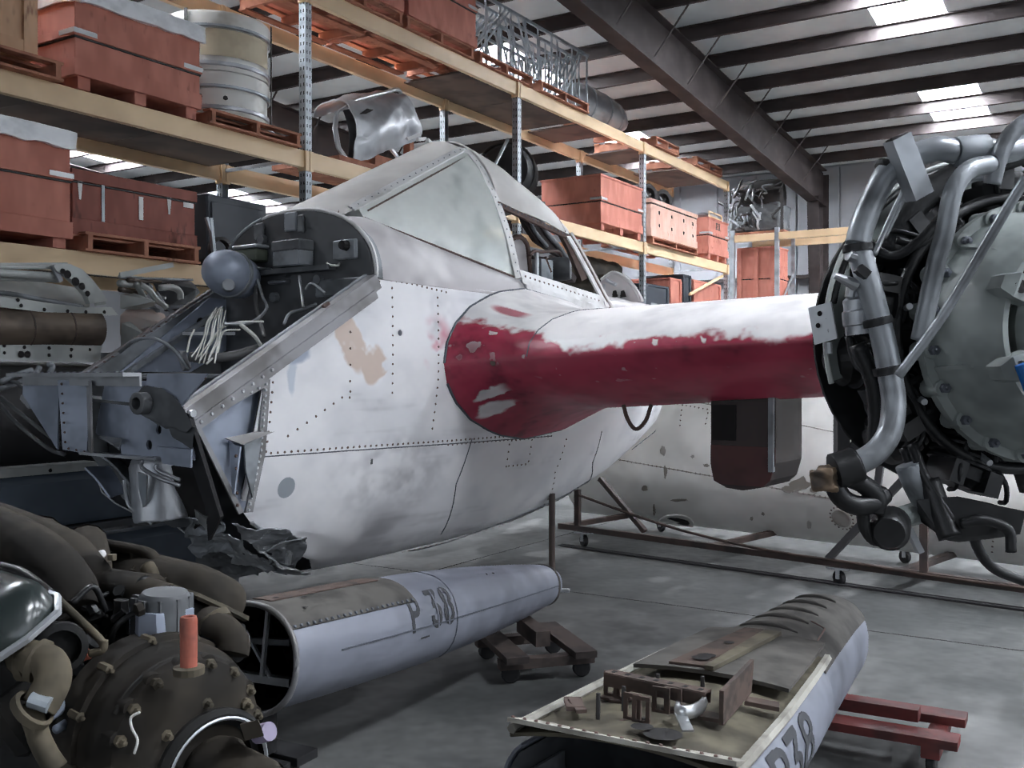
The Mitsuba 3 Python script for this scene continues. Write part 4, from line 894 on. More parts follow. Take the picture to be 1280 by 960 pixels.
fw = fplate('holed_web', [(134, 477), (124, 528), (122, 540), (127, 548), (140, 553), (153, 556), (155, 573), (198, 570), (245, 575), (238, 520), (186, 476)], -.40, 'primer_blue',
            holes=((175, 503, .026), (201, 537, .022), (189, 556, .024)), rv=((155, 572), (198, 569)))
for path in (((190, 535), (190, 552)), ((200, 547), (206, 549)), ((130, 495), (124, 530)), ((138, 486), (134, 496))):
    q = along([F(x, y, -.402) for x, y in path], .03); part(fw, 'rivets', rivets(q, [-AFT] * len(q), .008, .004), 'rivet', kind='stuff')
part(fw, 'lower_flange', bar(F(105, 566, -.46), F(200, 574, -.42), .06, .015), 'alu')
fsheet('torn_tab', [(122, 545, -.45), (140, 555, -.50), (153, 577, -.52), (153, 548, -.44)], 'bay_grey')
# greasy casting bolted to the web
cc = F(193, 508, -.47)
cast = part(plane, 'greasy_casting', lump(hullof([F(x, y, d) for x, y in ((168, 495), (180, 483), (204, 486), (222, 500), (240, 530), (232, 540), (205, 534), (178, 520)) for d in (-.42, -.52)]).subdivide().subdivide(), .02, 8), 'bay_dark', 50)
part(cast, 'bore', lathe([(.030, 0), (.052, 0), (.052, .05), (.045, .055), (.030, .055), (.028, .01)], F(182, 504, -.53), -AFT + SIDE * .1, 20), 'bay_grey_dark', 40)
part(cast, 'lug', lump(hullof([F(x, y, d) for x, y in ((205, 520), (245, 535), (240, 560), (215, 545)) for d in (-.40, -.5)]).subdivide(), .015, 9), 'bay_dark', 50)
# gusset and former at the near corner
gs = fplate('corner_gusset', [(187, 467), (262, 467), (225, 512), (206, 494), (190, 487), (185, 480)], -.50, 'primer_blue', rv=((190, 472), (258, 472)), rr=.009)
fsheet('corner_former', [(206, 492, -.47), (237, 517, -.46), (302, 642, -.16), (282, 678, -.1), (262, 640, -.25), (245, 590, -.33), (232, 535, -.42)], 'black', .02)
S_ = lambda px, py, l=.62: onl(px, py, l)
side = part(plane, 'side_web', sheet3([S_(238, 520), S_(330, 478), S_(324, 560), S_(306, 640), S_(298, 640)], .012), 'primer_blue', label='blue grey web set into the near side of the nose')
part(side, 'front_flange', sheet3([S_(236, 518, .69), S_(242, 518, .69), S_(304, 640, .69), S_(298, 643, .69)], .012), 'longeron')
part(side, 'top_flange', sheet3([S_(238, 521, .69), S_(335, 470, .69), S_(334, 482, .69), S_(245, 532, .69)], .014), 'longeron')
part(side, 'rear_flange', sheet3([S_(329, 479, .69), S_(337, 474, .69), S_(331, 565, .69), S_(315, 640, .69), S_(306, 641, .69), S_(322, 562, .69)], .014), 'longeron')
part(side, 'rear_wall', sheet3([S_(329, 479, .69), S_(329, 479, .60), S_(322, 562, .60), S_(322, 562, .69)], .01), 'bay_grey')
part(side, 'cross_flange', sheet3([S_(281, 548, .65), S_(318, 540, .69), S_(340, 541, .70), S_(304, 556, .69)], .012), 'longeron')
part(side, 'gusset', sheet3([S_(292, 556, .66), S_(300, 558, .70), S_(299, 640, .70), S_(295, 640, .69), S_(274, 545, .64)], .012), 'primer_blue')
part(side, 'gusset', sheet3([S_(305, 556, .70), S_(327, 545, .70), S_(314, 625, .70), S_(300, 590, .66)], .012), 'bay_grey')
rp = np.vstack([along([S_(245, 526, .70), S_(330, 482, .70)], .05), along([S_(333, 480, .70), S_(326, 565, .70), S_(311, 638, .70)], .03)]); part(side, 'rivets', rivets(rp, [SIDE] * len(rp), .009, .005), 'alu_bright', kind='stuff')
rp = np.vstack([along([S_(295, 570, .71), S_(297, 632, .71)], .06), along([S_(252, 530, .632), S_(250, 560, .632)], .05)]); part(side, 'rivets', rivets(rp, [SIDE] * len(rp), .009, .005), 'rivet', kind='stuff')
# dark belly structure behind the front webs, with a round duct and torn skins
fsheet('nose_wheel_wall', [(112, 565, -.25), (240, 575, -.25), (290, 650, -.1), (215, 660, -.15), (150, 625, -.2)], 'bay_dark')
g = []
for t in np.linspace(0, 1, 14):
    a = math.pi * (1.05 - .62 * t); row = []
    for z in np.linspace(0, 1, 8):
        ctr = F(160 + 14 * z, 585 + 38 * z, -.32); row.append(ctr + SIDE * .22 * math.cos(a) * (1 - .25 * z) - AFT * .20 * math.sin(a) * (1 - .3 * z))
    g.append(row)
part(plane, 'torn_skin', shell(lump(loft(np.array(g)[:7], closed=False), .02, 6), .01), 'primer_blue', 45)
duct = part(plane, 'round_duct', lump(lathe([(.135, -.16), (.14, -.15), (.14, .12), (.12, .16), (.10, .17)], F(200, 610, -.30), V(0, 0, 1) - SIDE * .15, 30), .012, 6), 'alu', 40)
part(duct, 'dark_mouth', lathe([(0, .165), (.11, .165)], F(200, 610, -.30), V(0, 0, 1) - SIDE * .15, 24), 'hole')
fsheet('bright_strip', [(173, 590, -.48), (184, 594, -.48), (184, 625, -.44), (178, 635, -.44), (174, 615, -.46)], 'alu_bright')
part(plane, 'duct_rim', tube([F(155, 600, -.45), F(160, 630, -.43), F(175, 642, -.42), F(190, 655, -.4)], .010, 6), 'alu', True)
part(plane, 'oil_pipe', tube([F(178, 575, -.5), F(178, 585, -.5), F(200, 598, -.5), F(225, 607, -.45)], .010, 6), 'alu', True)
part(plane, 'oil_pipe', tube([F(196, 580, -.5), F(197, 588, -.5), F(225, 600, -.45)], .009, 6), 'alu', True)
fsheet('duct_cover', [(197, 558, -.46), (240, 562, -.44), (242, 584, -.42), (202, 580, -.46)], 'primer_blue')
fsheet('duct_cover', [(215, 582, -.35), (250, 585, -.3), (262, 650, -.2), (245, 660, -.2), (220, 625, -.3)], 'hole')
g = []
for u in np.linspace(0, 1, 18):
    row = []
    for v_ in np.linspace(0, 1, 10):
        row.append(F(106 + 68 * u + 20 * v_, 566 + 66 * u * u + 8 * v_ * u, -.42 + .22 * v_))
    g.append(row)
part(plane, 'torn_skin', shell(lump(loft(np.array(g), closed=False), .015, 7), .01), 'bay_grey', 45)
# crushed aluminium under the nose
def crumple(name, quad, n, m, amp, seed, t=.006):
    a, b, c_, d = [np.asarray(q, float) for q in quad]; g = []
    for i in range(n):
        u = i / (n - 1); g.append([(a * (1 - u) + b * u) * (1 - v_) + (d * (1 - u) + c_ * u) * v_ for v_ in np.linspace(0, 1, n)])
    m_ = loft(np.array(g), closed=False); v = m_.vertices
    f1 = np.stack([np.abs(meshkit.noise(v * 9 + 17 * k, seed) - .5) * 2 for k in range(3)], -1) - .5
    f2 = np.stack([np.abs(meshkit.noise(v * 22 + 7 * k, seed) - .5) * 2 for k in range(3)], -1) - .5
    m_.vertices = v + f1 * amp * 2 + f2 * amp * .7
    return part(plane, name, shell(m_, t), m)
L_ = lambda px, py, l: onl(px, py, l)
crumple('crushed_skin', [L_(292, 652, .66), L_(352, 662, .62), L_(388, 672, .60), L_(330, 690, .45)], 26, 'alu', .018, 2)
crumple('crushed_skin', [L_(262, 655, .45), L_(300, 668, .5), L_(362, 712, .42), L_(300, 700, .2)], 26, 'alu', .03, 4)
crumple('crushed_skin', [L_(240, 645, .5), L_(285, 650, .55), L_(300, 680, .45), L_(250, 690, .2)], 22, 'bay_grey', .03, 5)
crumple('crushed_skin', [L_(335, 685, .58), L_(390, 668, .62), L_(372, 712, .50), L_(345, 708, .42)], 22, 'bay_dark', .02, 6)
crumple('crushed_skin', [L_(322, 680, .60), L_(352, 708, .55), L_(392, 716, .45), L_(358, 716, .35)], 24, 'alu_bright', .014, 7)
crumple('crushed_skin', [L_(238, 668, .2), L_(290, 668, .4), L_(330, 715, .2), L_(260, 712, -.1)], 22, 'bay_dark', .03, 9)
crumple('crushed_skin', [L_(248, 636, .62), L_(276, 652, .62), L_(270, 668, .55), L_(252, 655, .5)], 16, 'alu_bright', .012, 10)
part(plane, 'torn_bracket', bar(L_(362, 690, .60), L_(360, 705, .58), .02, .03), 'alu_bright')
part(plane, 'torn_edge', sweep([side_pt(a, z, .004)[0] for a, z in ((.0, .86), (.1, .80), (.22, .775), (.30, .755), (.31, .72), (.34, .67))], .012, 6), 'alu_bright')
# hanging loom at the left end
for pts in ([(0, 496), (30, 520), (55, 540), (78, 556)], [(0, 478), (20, 478), (36, 492), (48, 512), (66, 545)], [(0, 505), (22, 530), (60, 560), (80, 568)]):
    part(plane, 'loom', tube([F(x, y, -.38) for x, y in pts], .012, 6), 'bay_grey_dark', True)
part(plane, 'connector', bar(F(31, 496, -.42), F(42, 508, -.42), .05, .03), 'alu')

# ---------------- radial engine on its stand, right edge
mat('oily', grime((0.012, 0.0125, 0.013), (0.026, 0.027, 0.028), 6, .4, .75), 0.42, 0.3)
mat('engine_grey', grime((0.23, 0.255, 0.245), (0.125, 0.14, 0.137), 5, .4, .75), 0.5)
mat('tube_grey', grime((0.32, 0.34, 0.36), (0.13, 0.138, 0.146), 5, .38, .72), 0.38, 0.55)
mat('cylinder', (0.012, 0.0125, 0.0135), 0.5, 0.3)
mat('stand_dark', (0.05, 0.05, 0.052), 0.55)
mat('rust_grease', grime((0.16, 0.11, 0.07), (0.05, 0.04, 0.035), 12), 0.7)
EF = unit(RIGHT * .2 - FLAT * .98); ES = unit(np.cross(EF, V(0, 0, 1))) * -1.0; EU = V(0, 0, 1)
if ES @ RIGHT < 0: ES = -ES
EC = at(1246, 418, 3.80)
def ep(f, r, ang): return EC + EF * f + (ES * math.cos(ang) + EU * math.sin(ang)) * r
rad = thing('radial_engine', 'dark oily radial engine with grey tubes on a steel stand at the right edge', 'engine')
def arc(prof, a0, a1, n=40): return loft(np.array([[ep(f, r, a) for r, f in prof] for a in np.radians(np.linspace(a0, a1, n))]), closed=False)
part(rad, 'cowl_ring', shell(arc([(.56, -.13), (.66, -.10), (.672, -.07)], 92, 196), .006), 'engine_grey', 40)
part(rad, 'ring_edge', sweep([ep(-.065, .675, a) for a in np.radians(np.linspace(92, 196, 40))], .010, 6), 'part_grey', True)
part(rad, 'ring_seal', sweep([ep(-.06, .655, a) for a in np.radians(np.linspace(92, 170, 30))], .012, 6), 'oily', True)
part(rad, 'bulkhead', lathe([(.0, -.30), (.60, -.30), (.60, -.285), (0, -.285)], EC, EF, 48), 'oily')
part(rad, 'crankcase', lathe([(.0, -.3), (.26, -.3), (.28, -.2), (.28, .14), (.24, .16), (0, .16)], EC, EF, 40), 'oily', 35)
fin = [(.0, .20), (.085, .20)]
for k in range(9): fin += [(.085, .21 + .022 * k), (.105, .212 + .022 * k), (.105, .218 + .022 * k), (.085, .22 + .022 * k)]
fin += [(.10, .41), (.12, .42), (.12, .432), (.1, .436), (.122, .45), (.122, .46), (.1, .465), (.12, .48), (.12, .49), (.1, .495), (.12, .51), (.12, .52), (.1, .525), (.1, .57), (.07, .60), (0, .61)]
for row, (f0, off) in enumerate(((.03, .0), (-.17, 20.0))):
    for k in range(9):
        a = math.radians(90 + off + 40 * k); d = ES * math.cos(a) + EU * math.sin(a); tn = -ES * math.sin(a) + EU * math.cos(a)
        c = part(rad, 'cylinder', lathe([(r, h) for r, h in fin], EC + EF * f0, d, 20), 'cylinder')
        if row == 0:
            for s in (-1, 1):
                b = EC + EF * (f0 + .03) + d * .53 + tn * .075 * s
                part(c, 'rocker_box', lump(hullof([b + EF * x + d * y + tn * z for x in (-.07, .09) for y in (-.01, .075) for z in (-.03, .03)]), .004, 9), 'oily')
                part(c, 'pushrod_tube', cyl(EC + EF * .13 + d * .26 + tn * .03 * s, b + EF * .06, .013, 8), 'oily')
            part(c, 'spark_plug', cyl(EC + EF * (f0 + .08) + d * .47, EC + EF * (f0 + .16) + d * .50, .012, 8), 'alu')
            part(c, 'intake_pipe', tube([EC + EF * -.1 + d * .25 + tn * .13, EC + EF * -.02 + d * .40 + tn * .14, EC + EF * -.06 + d * .54 + tn * .08], .028, 8), 'oily', True)
# nose case
NC = EC
def NP(f, r, ang): return EC + EF * f + (ES * math.cos(ang) + EU * math.sin(ang)) * r * .93
nz = lambda prof: [(r * 1.265, .14 + (h - .14) * 1.2) for r, h in prof]
part(rad, 'nose_neck', lathe([(.30, .1), (.37, .14), (.41, .19), (.41, .21)], NC, EF, 48), 'oily', 30)
nose = part(rad, 'nose_case', lathe(nz([(.345, .17), (.37, .18), (.37, .21), (.345, .215), (.338, .24), (.325, .33), (.30, .40), (.278, .43), (.262, .43), (.255, .40), (.25, .33)]), NC, EF, 72), 'engine_grey', 30, label='grey green nose case with bolted flange')
part(nose, 'shaft_bore', lathe(nz([(.252, .40), (.252, .31), (0, .31)]), NC, EF, 40), 'hole')
part(nose, 'thrust_plate', lathe(nz([(.08, .32), (.19, .33), (.205, .38), (.19, .41), (.10, .43)]), NC, EF, 40), 'engine_grey', 30)
part(nose, 'propeller_shaft', lathe([(.085, .36), (.085, .66), (.07, .68), (0, .68)], NC, EF, 32), 'alu', 30)
for k in range(20):
    a = math.radians(9 + 18 * k); b = part(nose, 'flange_boss', lathe([(.034, -.05), (.030, .04), (.015, .042)], NP(.20, .475, a), EF, 12), 'engine_grey', 35)
    part(b, 'nut', lathe([(.018, .042), (.018, .06), (.008, .062), (.008, .075), (0, .076)], NP(.20, .475, a), EF, 6), 'rivet_grey')
for k in range(8):
    a = math.radians(22.5 + 45 * k)
    lug = part(nose, 'lug', lump(hullof([NP(f, r, a + da) for f, r in ((.44, .40), (.53, .385), (.51, .30), (.45, .29)) for da in (-.12, .12)] + [NP(f, .42, a + da) for f in (.43, .50) for da in (-.06, .06)]), .002, 9), 'engine_grey', 30)
    part(lug, 'lug_hole', lathe([(.022, .006), (0, .006)], NP(.522, .365, a), EF + (ES * math.cos(a) + EU * math.sin(a)) * .1, 12), 'hole')
for k in range(6): part(nose, 'rib', sheet3([NP(.2, .46, 1.05 * k + .3), NP(.24, .48, 1.05 * k + .3), NP(.38, .44, 1.05 * k + .3), NP(.50, .36, 1.05 * k + .3), NP(.4, .36, 1.05 * k + .3)], .016), 'engine_grey')
part(nose, 'bracket', bar(at(1203, 395, 3.42), at(1222, 400, 3.38), .045, .06), 'alu')
part(rad, 'blue_cap', cyl(at(1277, 455, 3.2), at(1290, 490, 3.2), .022, 12), 'blue')
mat('blue', (0.01, 0.10, 0.32), 0.45)
# ignition manifold ring and leads
part(rad, 'ignition_ring', sweep([ep(.12, .50, x) for x in np.linspace(0, 2 * np.pi, 64)], .022, 8), 'oily', True)
for k in range(18): a = math.radians(20 * k); part(rad, 'ignition_lead', tube([ep(.12, .51, a), ep(.15, .56, a + .04), ep(.13, .62, a + .08), ep(.08, .63, a + .1)], .009, 6), 'oily', True)
for k in range(9):
    a = math.radians(93 + 40 * k); part(rad, 'baffle', shell(loft(np.array([[ep(f, r, a + da) for r in (.36, .46, .56)] for f, da in ((.12, .12), (.10, .2), (.02, .26), (-.06, .3))]), closed=False), .004), 'oily')
# big grey tubes in front (traced at their own depths)
A_ = lambda *ps: [at(*p) for p in ps]
def jtube(name, pts, r, m='tube_grey', sides=14, n=7): return part(rad, name, tube(A_(*pts), r, sides, n), m, True)
t1 = jtube('scavenge_tube', [(1196, 190, 3.36), (1172, 186, 3.36), (1140, 196, 3.38), (1112, 214, 3.39), (1094, 244, 3.4), (1078, 282, 3.4), (1072, 306, 3.4)], .042, 'tube_grey', 16)
jtube('scavenge_tube', [(1072, 308, 3.40), (1080, 335, 3.4), (1090, 370, 3.4), (1104, 425, 3.4), (1112, 466, 3.4), (1117, 505, 3.39), (1112, 540, 3.37), (1095, 565, 3.36), (1068, 582, 3.36)], .041, 'tube_grey', 16, 8)
for x, y, d in ((1112, 212, (-.5, -.75)), (1097, 402, (.25, -1)), (1110, 463, (.2, -1)), (1072, 310, (.1, -1))):
    dd = RIGHT * d[0] + EU * d[1]; part(t1, 'clamp', lathe([(.040, -.014), (.050, -.012), (.050, .012), (.040, .014)], at(x, y, 3.40), dd, 18), 'oily', 40)
jtube('rubber_joint', [(1194, 190, 3.36), (1232, 186, 3.37)], .050, 'bay_grey')
jtube('scavenge_tube', [(1230, 186, 3.37), (1255, 190, 3.38), (1290, 180, 3.4)], .04)
jtube('intake_tube', [(1240, 205, 3.3), (1212, 212, 3.27), (1192, 238, 3.26), (1181, 290, 3.28), (1170, 330, 3.3), (1157, 392, 3.33), (1150, 425, 3.35)], .031)
jtube('intake_tube', [(1285, 150, 3.3), (1262, 170, 3.3), (1248, 200, 3.3), (1240, 230, 3.32)], .028)
jtube('brace_rod', [(1283, 222, 3.08), (1250, 275, 3.13), (1180, 392, 3.22), (1123, 470, 3.3)], .016, 'tube_grey', 10)
jtube('drain_pipe', [(1133, 232, 3.4), (1118, 262, 3.42), (1103, 295, 3.42), (1093, 318, 3.4)], .010, 'alu', 8)
jtube('drain_pipe', [(1136, 236, 3.41), (1122, 264, 3.43), (1106, 297, 3.43)], .008, 'alu', 8)
jtube('drain_pipe', [(1195, 240, 3.45), (1215, 225, 3.45), (1232, 222, 3.42)], .010, 'tube_grey', 8)
jtube('exhaust_shroud', [(1275, 190, 3.6), (1230, 205, 3.6), (1180, 228, 3.62), (1140, 262, 3.62), (1108, 318, 3.62)], .05, 'oily')
jtube('oil_line', [(1120, 300, 3.45), (1150, 305, 3.44), (1175, 285, 3.44)], .014, 'oily'); jtube('oil_line', [(1080, 300, 3.45), (1115, 320, 3.42), (1150, 300, 3.4), (1190, 255, 3.4)], .016, 'oily')
# square channel bracket standing out at the top
bdir = at(1120, 172, 3.32) - at(1152, 250, 3.36); k = part(rad, 'channel_bracket', bar(at(1121, 172, 3.32), at(1150, 246, 3.36), .075, .055, up=EF), 'tube_grey', label='square grey channel bracket sticking up')
part(k, 'channel_hollow', bar(at(1120.5, 171, 3.32), at(1122, 175, 3.32), .062, .042, up=EF), 'hole')
k = part(rad, 'terminal_plate', bar(at(1018, 382, 3.5), at(1040, 426, 3.5), .02, .001) if False else sheet3(A_((1011, 385, 3.5), (1039, 377, 3.46), (1047, 423, 3.46), (1019, 431, 3.5)), .02), 'alu')
for x, y in ((1035, 398), (1037, 413), (1022, 407), (1024, 392)): part(k, 'plate_hole', lathe([(.009, .003), (0, .003)], at(x, y, 3.468), EF, 10), 'hole')
part(k, 'plate_pin', cyl(at(1035, 428, 3.48), at(1036, 442, 3.48), .014, 8), 'alu')
k = part(rad, 'oil_filter', lathe([(0, 0), (.045, 0), (.045, .03), (.05, .035), (.05, .08), (.042, .085), (.042, .12), (.03, .13), (.028, .16), (0, .16)], at(1074, 418, 3.45), EU + RIGHT * -.12, 20), 'alu', 35)
part(k, 'nipple', cyl(at(1062, 372, 3.43), at(1064, 360, 3.43), .018, 8), 'alu_bright')
part(rad, 'fitting', cyl(at(1070, 356, 3.4), at(1043, 344, 3.38), .022, 10, .01), 'alu')
part(rad, 'fitting', cyl(at(1060, 318, 3.38), at(1090, 328, 3.4), .022, 10), 'alu')
part(rad, 'hose_clip', bar(at(1072, 335, 3.36), at(1084, 345, 3.36), .04, .03), 'oily')
jtube('cable', [(1060, 420, 3.5), (1068, 450, 3.5), (1078, 462, 3.48), (1100, 462, 3.45)], .012, 'oily'); jtube('cable', [(1072, 430, 3.48), (1092, 480, 3.48), (1096, 530, 3.5), (1090, 580, 3.52)], .03, 'oily')
# lower left fittings, magneto, sump
k = jtube('hose_end', [(1072, 580, 3.36), (1056, 586, 3.36), (1042, 590, 3.36)], .062, 'oily'); part(k, 'greasy_rag', lump(trimesh.creation.icosphere(2, .045), .03, 14), 'rust_grease'); scene.pop(f'{k}__greasy_rag')
m = lump(trimesh.creation.icosphere(3, .055), .035, 16); m.apply_translation(at(1036, 598, 3.36)); part(k, 'grease', m, 'rust_grease', 60)
jtube('branch_pipe', [(1040, 600, 3.36), (1052, 622, 3.36), (1072, 632, 3.36), (1092, 628, 3.37), (1104, 618, 3.4)], .034, 'oily'); jtube('branch_pipe', [(1062, 598, 3.36), (1080, 606, 3.36), (1096, 622, 3.37), (1092, 640, 3.38)], .032, 'oily')
jtube('branch_pipe', [(1078, 632, 3.38), (1080, 655, 3.4), (1090, 672, 3.42), (1100, 676, 3.44)], .022, 'oily')
mg = part(rad, 'magneto', lathe([(0, -.07), (.06, -.07), (.066, -.05), (.066, .05), (.05, .07), (0, .07)], at(1113, 660, 3.42), EF * .8 - RIGHT * .5 - EU * .1, 22), 'oily', 40)
part(mg, 'drive_housing', cyl(at(1118, 650, 3.46), at(1150, 640, 3.55), .04, 12), 'engine_grey')
part(mg, 'bracket', bar(at(1135, 660, 3.5), at(1150, 690, 3.5), .04, .02), 'alu')
part(rad, 'oil_sump', lump(hullof(A_((1145, 625, 3.45), (1200, 620, 3.4), (1212, 668, 3.4), (1198, 678, 3.42), (1185, 676, 3.42), (1150, 650, 3.5), (1280, 640, 3.4), (1275, 668, 3.45), (1150, 625, 3.7), (1270, 640, 3.7))).subdivide(), .012, 9), 'oily', 50)
for pts in ([(1200, 655, 3.4), (1230, 650, 3.38), (1260, 662, 3.38), (1264, 690, 3.38)], [(1212, 655, 3.45), (1225, 690, 3.47), (1245, 712, 3.5), (1290, 730, 3.5)], [(1130, 560, 3.55), (1145, 600, 3.52), (1160, 640, 3.5)], [(1140, 555, 3.5), (1158, 600, 3.46), (1190, 650, 3.42)]):
    jtube('drain_hose', pts, .018, 'oily')
jtube('exhaust_stub', [(1135, 580, 3.5), (1145, 605, 3.5), (1160, 632, 3.5)], .045, 'bay_grey'); jtube('exhaust_stub', [(1160, 600, 3.48), (1175, 640, 3.45), (1188, 672, 3.42)], .04, 'oily')
part(rad, 'mount_leg', bar(at(1052, 420, 4.05), at(1052, 588, 4.05), .055, .05, up=RIGHT), 'stand_dark')
part(rad, 'mount_arm', bar(at(1052, 430, 4.05), EC - EF * .25 - ES * .3 + EU * 0, .05), 'stand_dark'); part(rad, 'mount_arm', bar(at(1052, 588, 4.05), at(1125, 470, 4.0), .05), 'stand_dark')
# stand, behind the engine and mostly out of frame
st = thing('engine_stand', 'dark steel stand carrying the radial engine from behind', 'stand')
bs = EC - EF * .62 + RIGHT * 1.0; bs = V(bs[0], bs[1], 0)
for e in (-.1, .75):
    b = bs + RIGHT * e
    part(st, 'post', bar(b, b + V(0, 0, 1.95), .08, .08, up=RIGHT), 'stand_dark')
    part(st, 'foot_beam', bar(b - FLAT * .15 + V(0, 0, .16), b + FLAT * .4 + V(0, 0, .16), .08, .08), 'stand_dark')
    for w in (-.1, .35):
        w_ = b + FLAT * w; c = part(st, 'caster', lathe([(0, -.02), (.055, -.02), (.06, -.015), (.06, .015), (.055, .02), (0, .02)], w_ + V(0, 0, .06), RIGHT, 18), 'black'); part(c, 'fork', bar(w_ + V(0, 0, .03), w_ + V(0, 0, .125), .06, .02), 'galv')
    part(st, 'mount_arm', bar(b + V(0, 0, 1.7), b + V(0, 0, 1.7) + EF * .3, .08), 'stand_dark')
part(st, 'cross_beam', bar(bs - RIGHT * .1 + V(0, 0, .16), bs + RIGHT * .75 + V(0, 0, .16), .08, .08), 'stand_dark')
part(st, 'cross_beam', bar(bs - RIGHT * .1 + V(0, 0, 1.9), bs + RIGHT * .75 + V(0, 0, 1.9), .08, .08), 'stand_dark')

# ---------------- dusty V-twelve aero engine, bottom left.  Own frame: f towards its nose, n to the far bank, z up
mat('dusty', grime((0.034, 0.029, 0.0225), (0.017, 0.0155, 0.0135), 7, .35, .7), 0.85, spec=0.15)
mat('dusty_dark', grime((0.012, 0.0125, 0.0125), (0.026, 0.024, 0.021), 7, .4, .75), 0.75, spec=0.2)
mat('cover_green', grime((0.009, 0.015, 0.0145), (0.022, 0.028, 0.026), 5, .45, .8), 0.22, clearcoat=0.6)
mat('dust_tan', grime((0.10, 0.085, 0.06), (0.045, 0.04, 0.03), 9, .35, .7), 0.8, spec=0.2)
VG = unit(RIGHT * .75 - FLAT * .66); VN = unit(RIGHT * .66 + FLAT * .75); VO = at(209, 914, 2.22)
def vp(f, n, z): return VO + VG * f + VN * n + V(0, 0, z)
v12 = thing('inline_engine', 'dusty V-twelve aero engine with a round reduction gear case, bottom left corner', 'engine')
def vbox(name, f0, f1, n0, n1, z0, z1, m, tilt=0.0, r=.02, sm=False):
    b = rbox(f0, f1, n0, n1, z0, z1, r); v = b.vertices; c = (n0 + n1) / 2
    b.vertices = np.array([vp(x, c + (y - c) * math.cos(tilt) + (z - z0) * math.sin(tilt), z0 + (z - z0) * math.cos(tilt) - (y - c) * math.sin(tilt)) for x, y, z in v])
    if b.volume < 0: b.invert()
    return part(v12, name, b, m, sm)
vbox('crankcase', -1.75, -.14, -.20, .20, -.35, .02, 'dusty_dark')
for s in (-1, 1):
    tl = s * math.radians(30)
    vbox('cylinder_block', -1.70, -.22, s * .13 - .10, s * .13 + .10, -.02, .17, 'dusty_dark', tl)
    k = vbox('cylinder_head', -1.70, -.20, s * .215 - .115, s * .215 + .115, .125, .20, 'dusty_dark', tl, .012)
    # rounded valve cover
    g = []; df, dz, dn = (.10, .045, -.02) if s < 0 else (0., 0., 0.)
    vq = lambda f, n, z: vp(f + df, n + dn, z + dz)
    for f in np.concatenate([-1.62 - .10 * np.cos(np.linspace(0, np.pi / 2, 8)), np.linspace(-1.6, -.29, 12), -.27 + .0999 * np.sin(np.linspace(0, np.pi / 2, 12))]):
        e = min(1, math.sqrt(max(0, 1 - max(0, (f + .17 + .10) / .10)**2)) if f > -.27 else 1, math.sqrt(max(0, 1 - max(0, (-1.62 - f) / .10)**2)) if f < -1.62 else 1); row = []
        for x in np.linspace(0, np.pi, 13):
            c, q = math.cos(x), math.sin(x); y = .108 * e * np.sign(c) * abs(c) ** .55; z = .085 * e * abs(q) ** .7
            cy, cz = s * .255, .205
            row.append(vq(f, cy + y * math.cos(tl) + z * math.sin(tl), cz + z * math.cos(tl) - y * math.sin(tl)))
        g.append(row)
    m = loft(np.array(g), closed=False)
    k = part(v12, 'valve_cover', m, 'cover_green' if s < 0 else 'dusty', 50, label='dark glossy valve cover of the near bank' if s < 0 else 'dusty valve cover of the far bank')
    edge = [vq(f, s * .255 + y * math.cos(tl), .203 - y * math.sin(tl)) for f, y in ((-1.7, s * -.116), (-.25, s * -.116), (-.18, s * -.08), (-.165, 0), (-.18, s * .08), (-.25, s * .116), (-1.7, s * .116))]
    part(k, 'cover_flange', sweep(edge, .009, 5), 'dust_tan' if s > 0 else 'alu')
    for f in np.linspace(-1.6, -.3, 9):
        for e in (-1, 1): part(k, 'cover_stud', lathe([(.009, 0), (.009, .014), (.004, .016), (.004, .026), (0, .027)], vq(f, s * .255 + e * .112 * math.cos(tl), .207 - e * .112 * math.sin(tl)), V(0, 0, 1) + VN * .5 * s, 6), 'dusty')
    part(k, 'centre_rib', sweep([vq(f, s * .255 + .083 * math.sin(tl), .205 + .083 * math.cos(tl)) for f in (-1.6, -.33)], .008, 6), 'cover_green' if s < 0 else 'dusty_dark')
    for i in range(6):                                # exhaust stubs and plug leads along each bank
        f = -1.52 + .24 * i
        part(v12, 'exhaust_port', lathe([(.045, 0), (.045, .05), (.03, .05), (.03, .01), (0, .01)], vp(f, s * .35, .07), VN * s - V(0, 0, .4), 14), 'oily', 40)
        part(v12, 'plug_lead', tube([vp(f + .1, s * .11, .27), vp(f + .1, s * .06, .30), vp(f + .1, s * .03, .24)], .008, 5), 'oily', True)
# intake manifold in the vee: trunk branches with clamp bands
P = lambda px, py, d: at(px, py, d)
man = part(v12, 'intake_manifold', sweep(spline([P(-40, 640, 3.0), P(20, 662, 2.85), P(80, 690, 2.62), P(112, 722, 2.48)], 8), np.interp(np.linspace(0, 1, 25), [0, .7, 1], [.058, .06, .055]), 14), 'dusty', True)
jt = lambda name, pts, r, m='dusty', sides=12: part(v12, name, tube([P(*q) for q in pts], r, sides, 7), m, True)
jt('intake_branch', [(-20, 655, 2.7), (30, 680, 2.55), (65, 705, 2.45), (88, 738, 2.38), (92, 765, 2.35)], .062)
jt('intake_branch', [(50, 668, 2.82), (58, 695, 2.72), (72, 735, 2.60)], .060)
jt('intake_branch', [(108, 678, 2.76), (112, 700, 2.66), (118, 730, 2.56), (150, 740, 2.50), (190, 745, 2.45)], .055)
jt('intake_elbow', [(72, 730, 2.55), (95, 728, 2.52), (130, 735, 2.5), (180, 742, 2.42), (205, 752, 2.4)], .042)
jt('top_pipe', [(-10, 648, 3.0), (60, 662, 2.9), (120, 678, 2.8), (180, 690, 2.7), (195, 702, 2.66), (200, 716, 2.64)], .016)
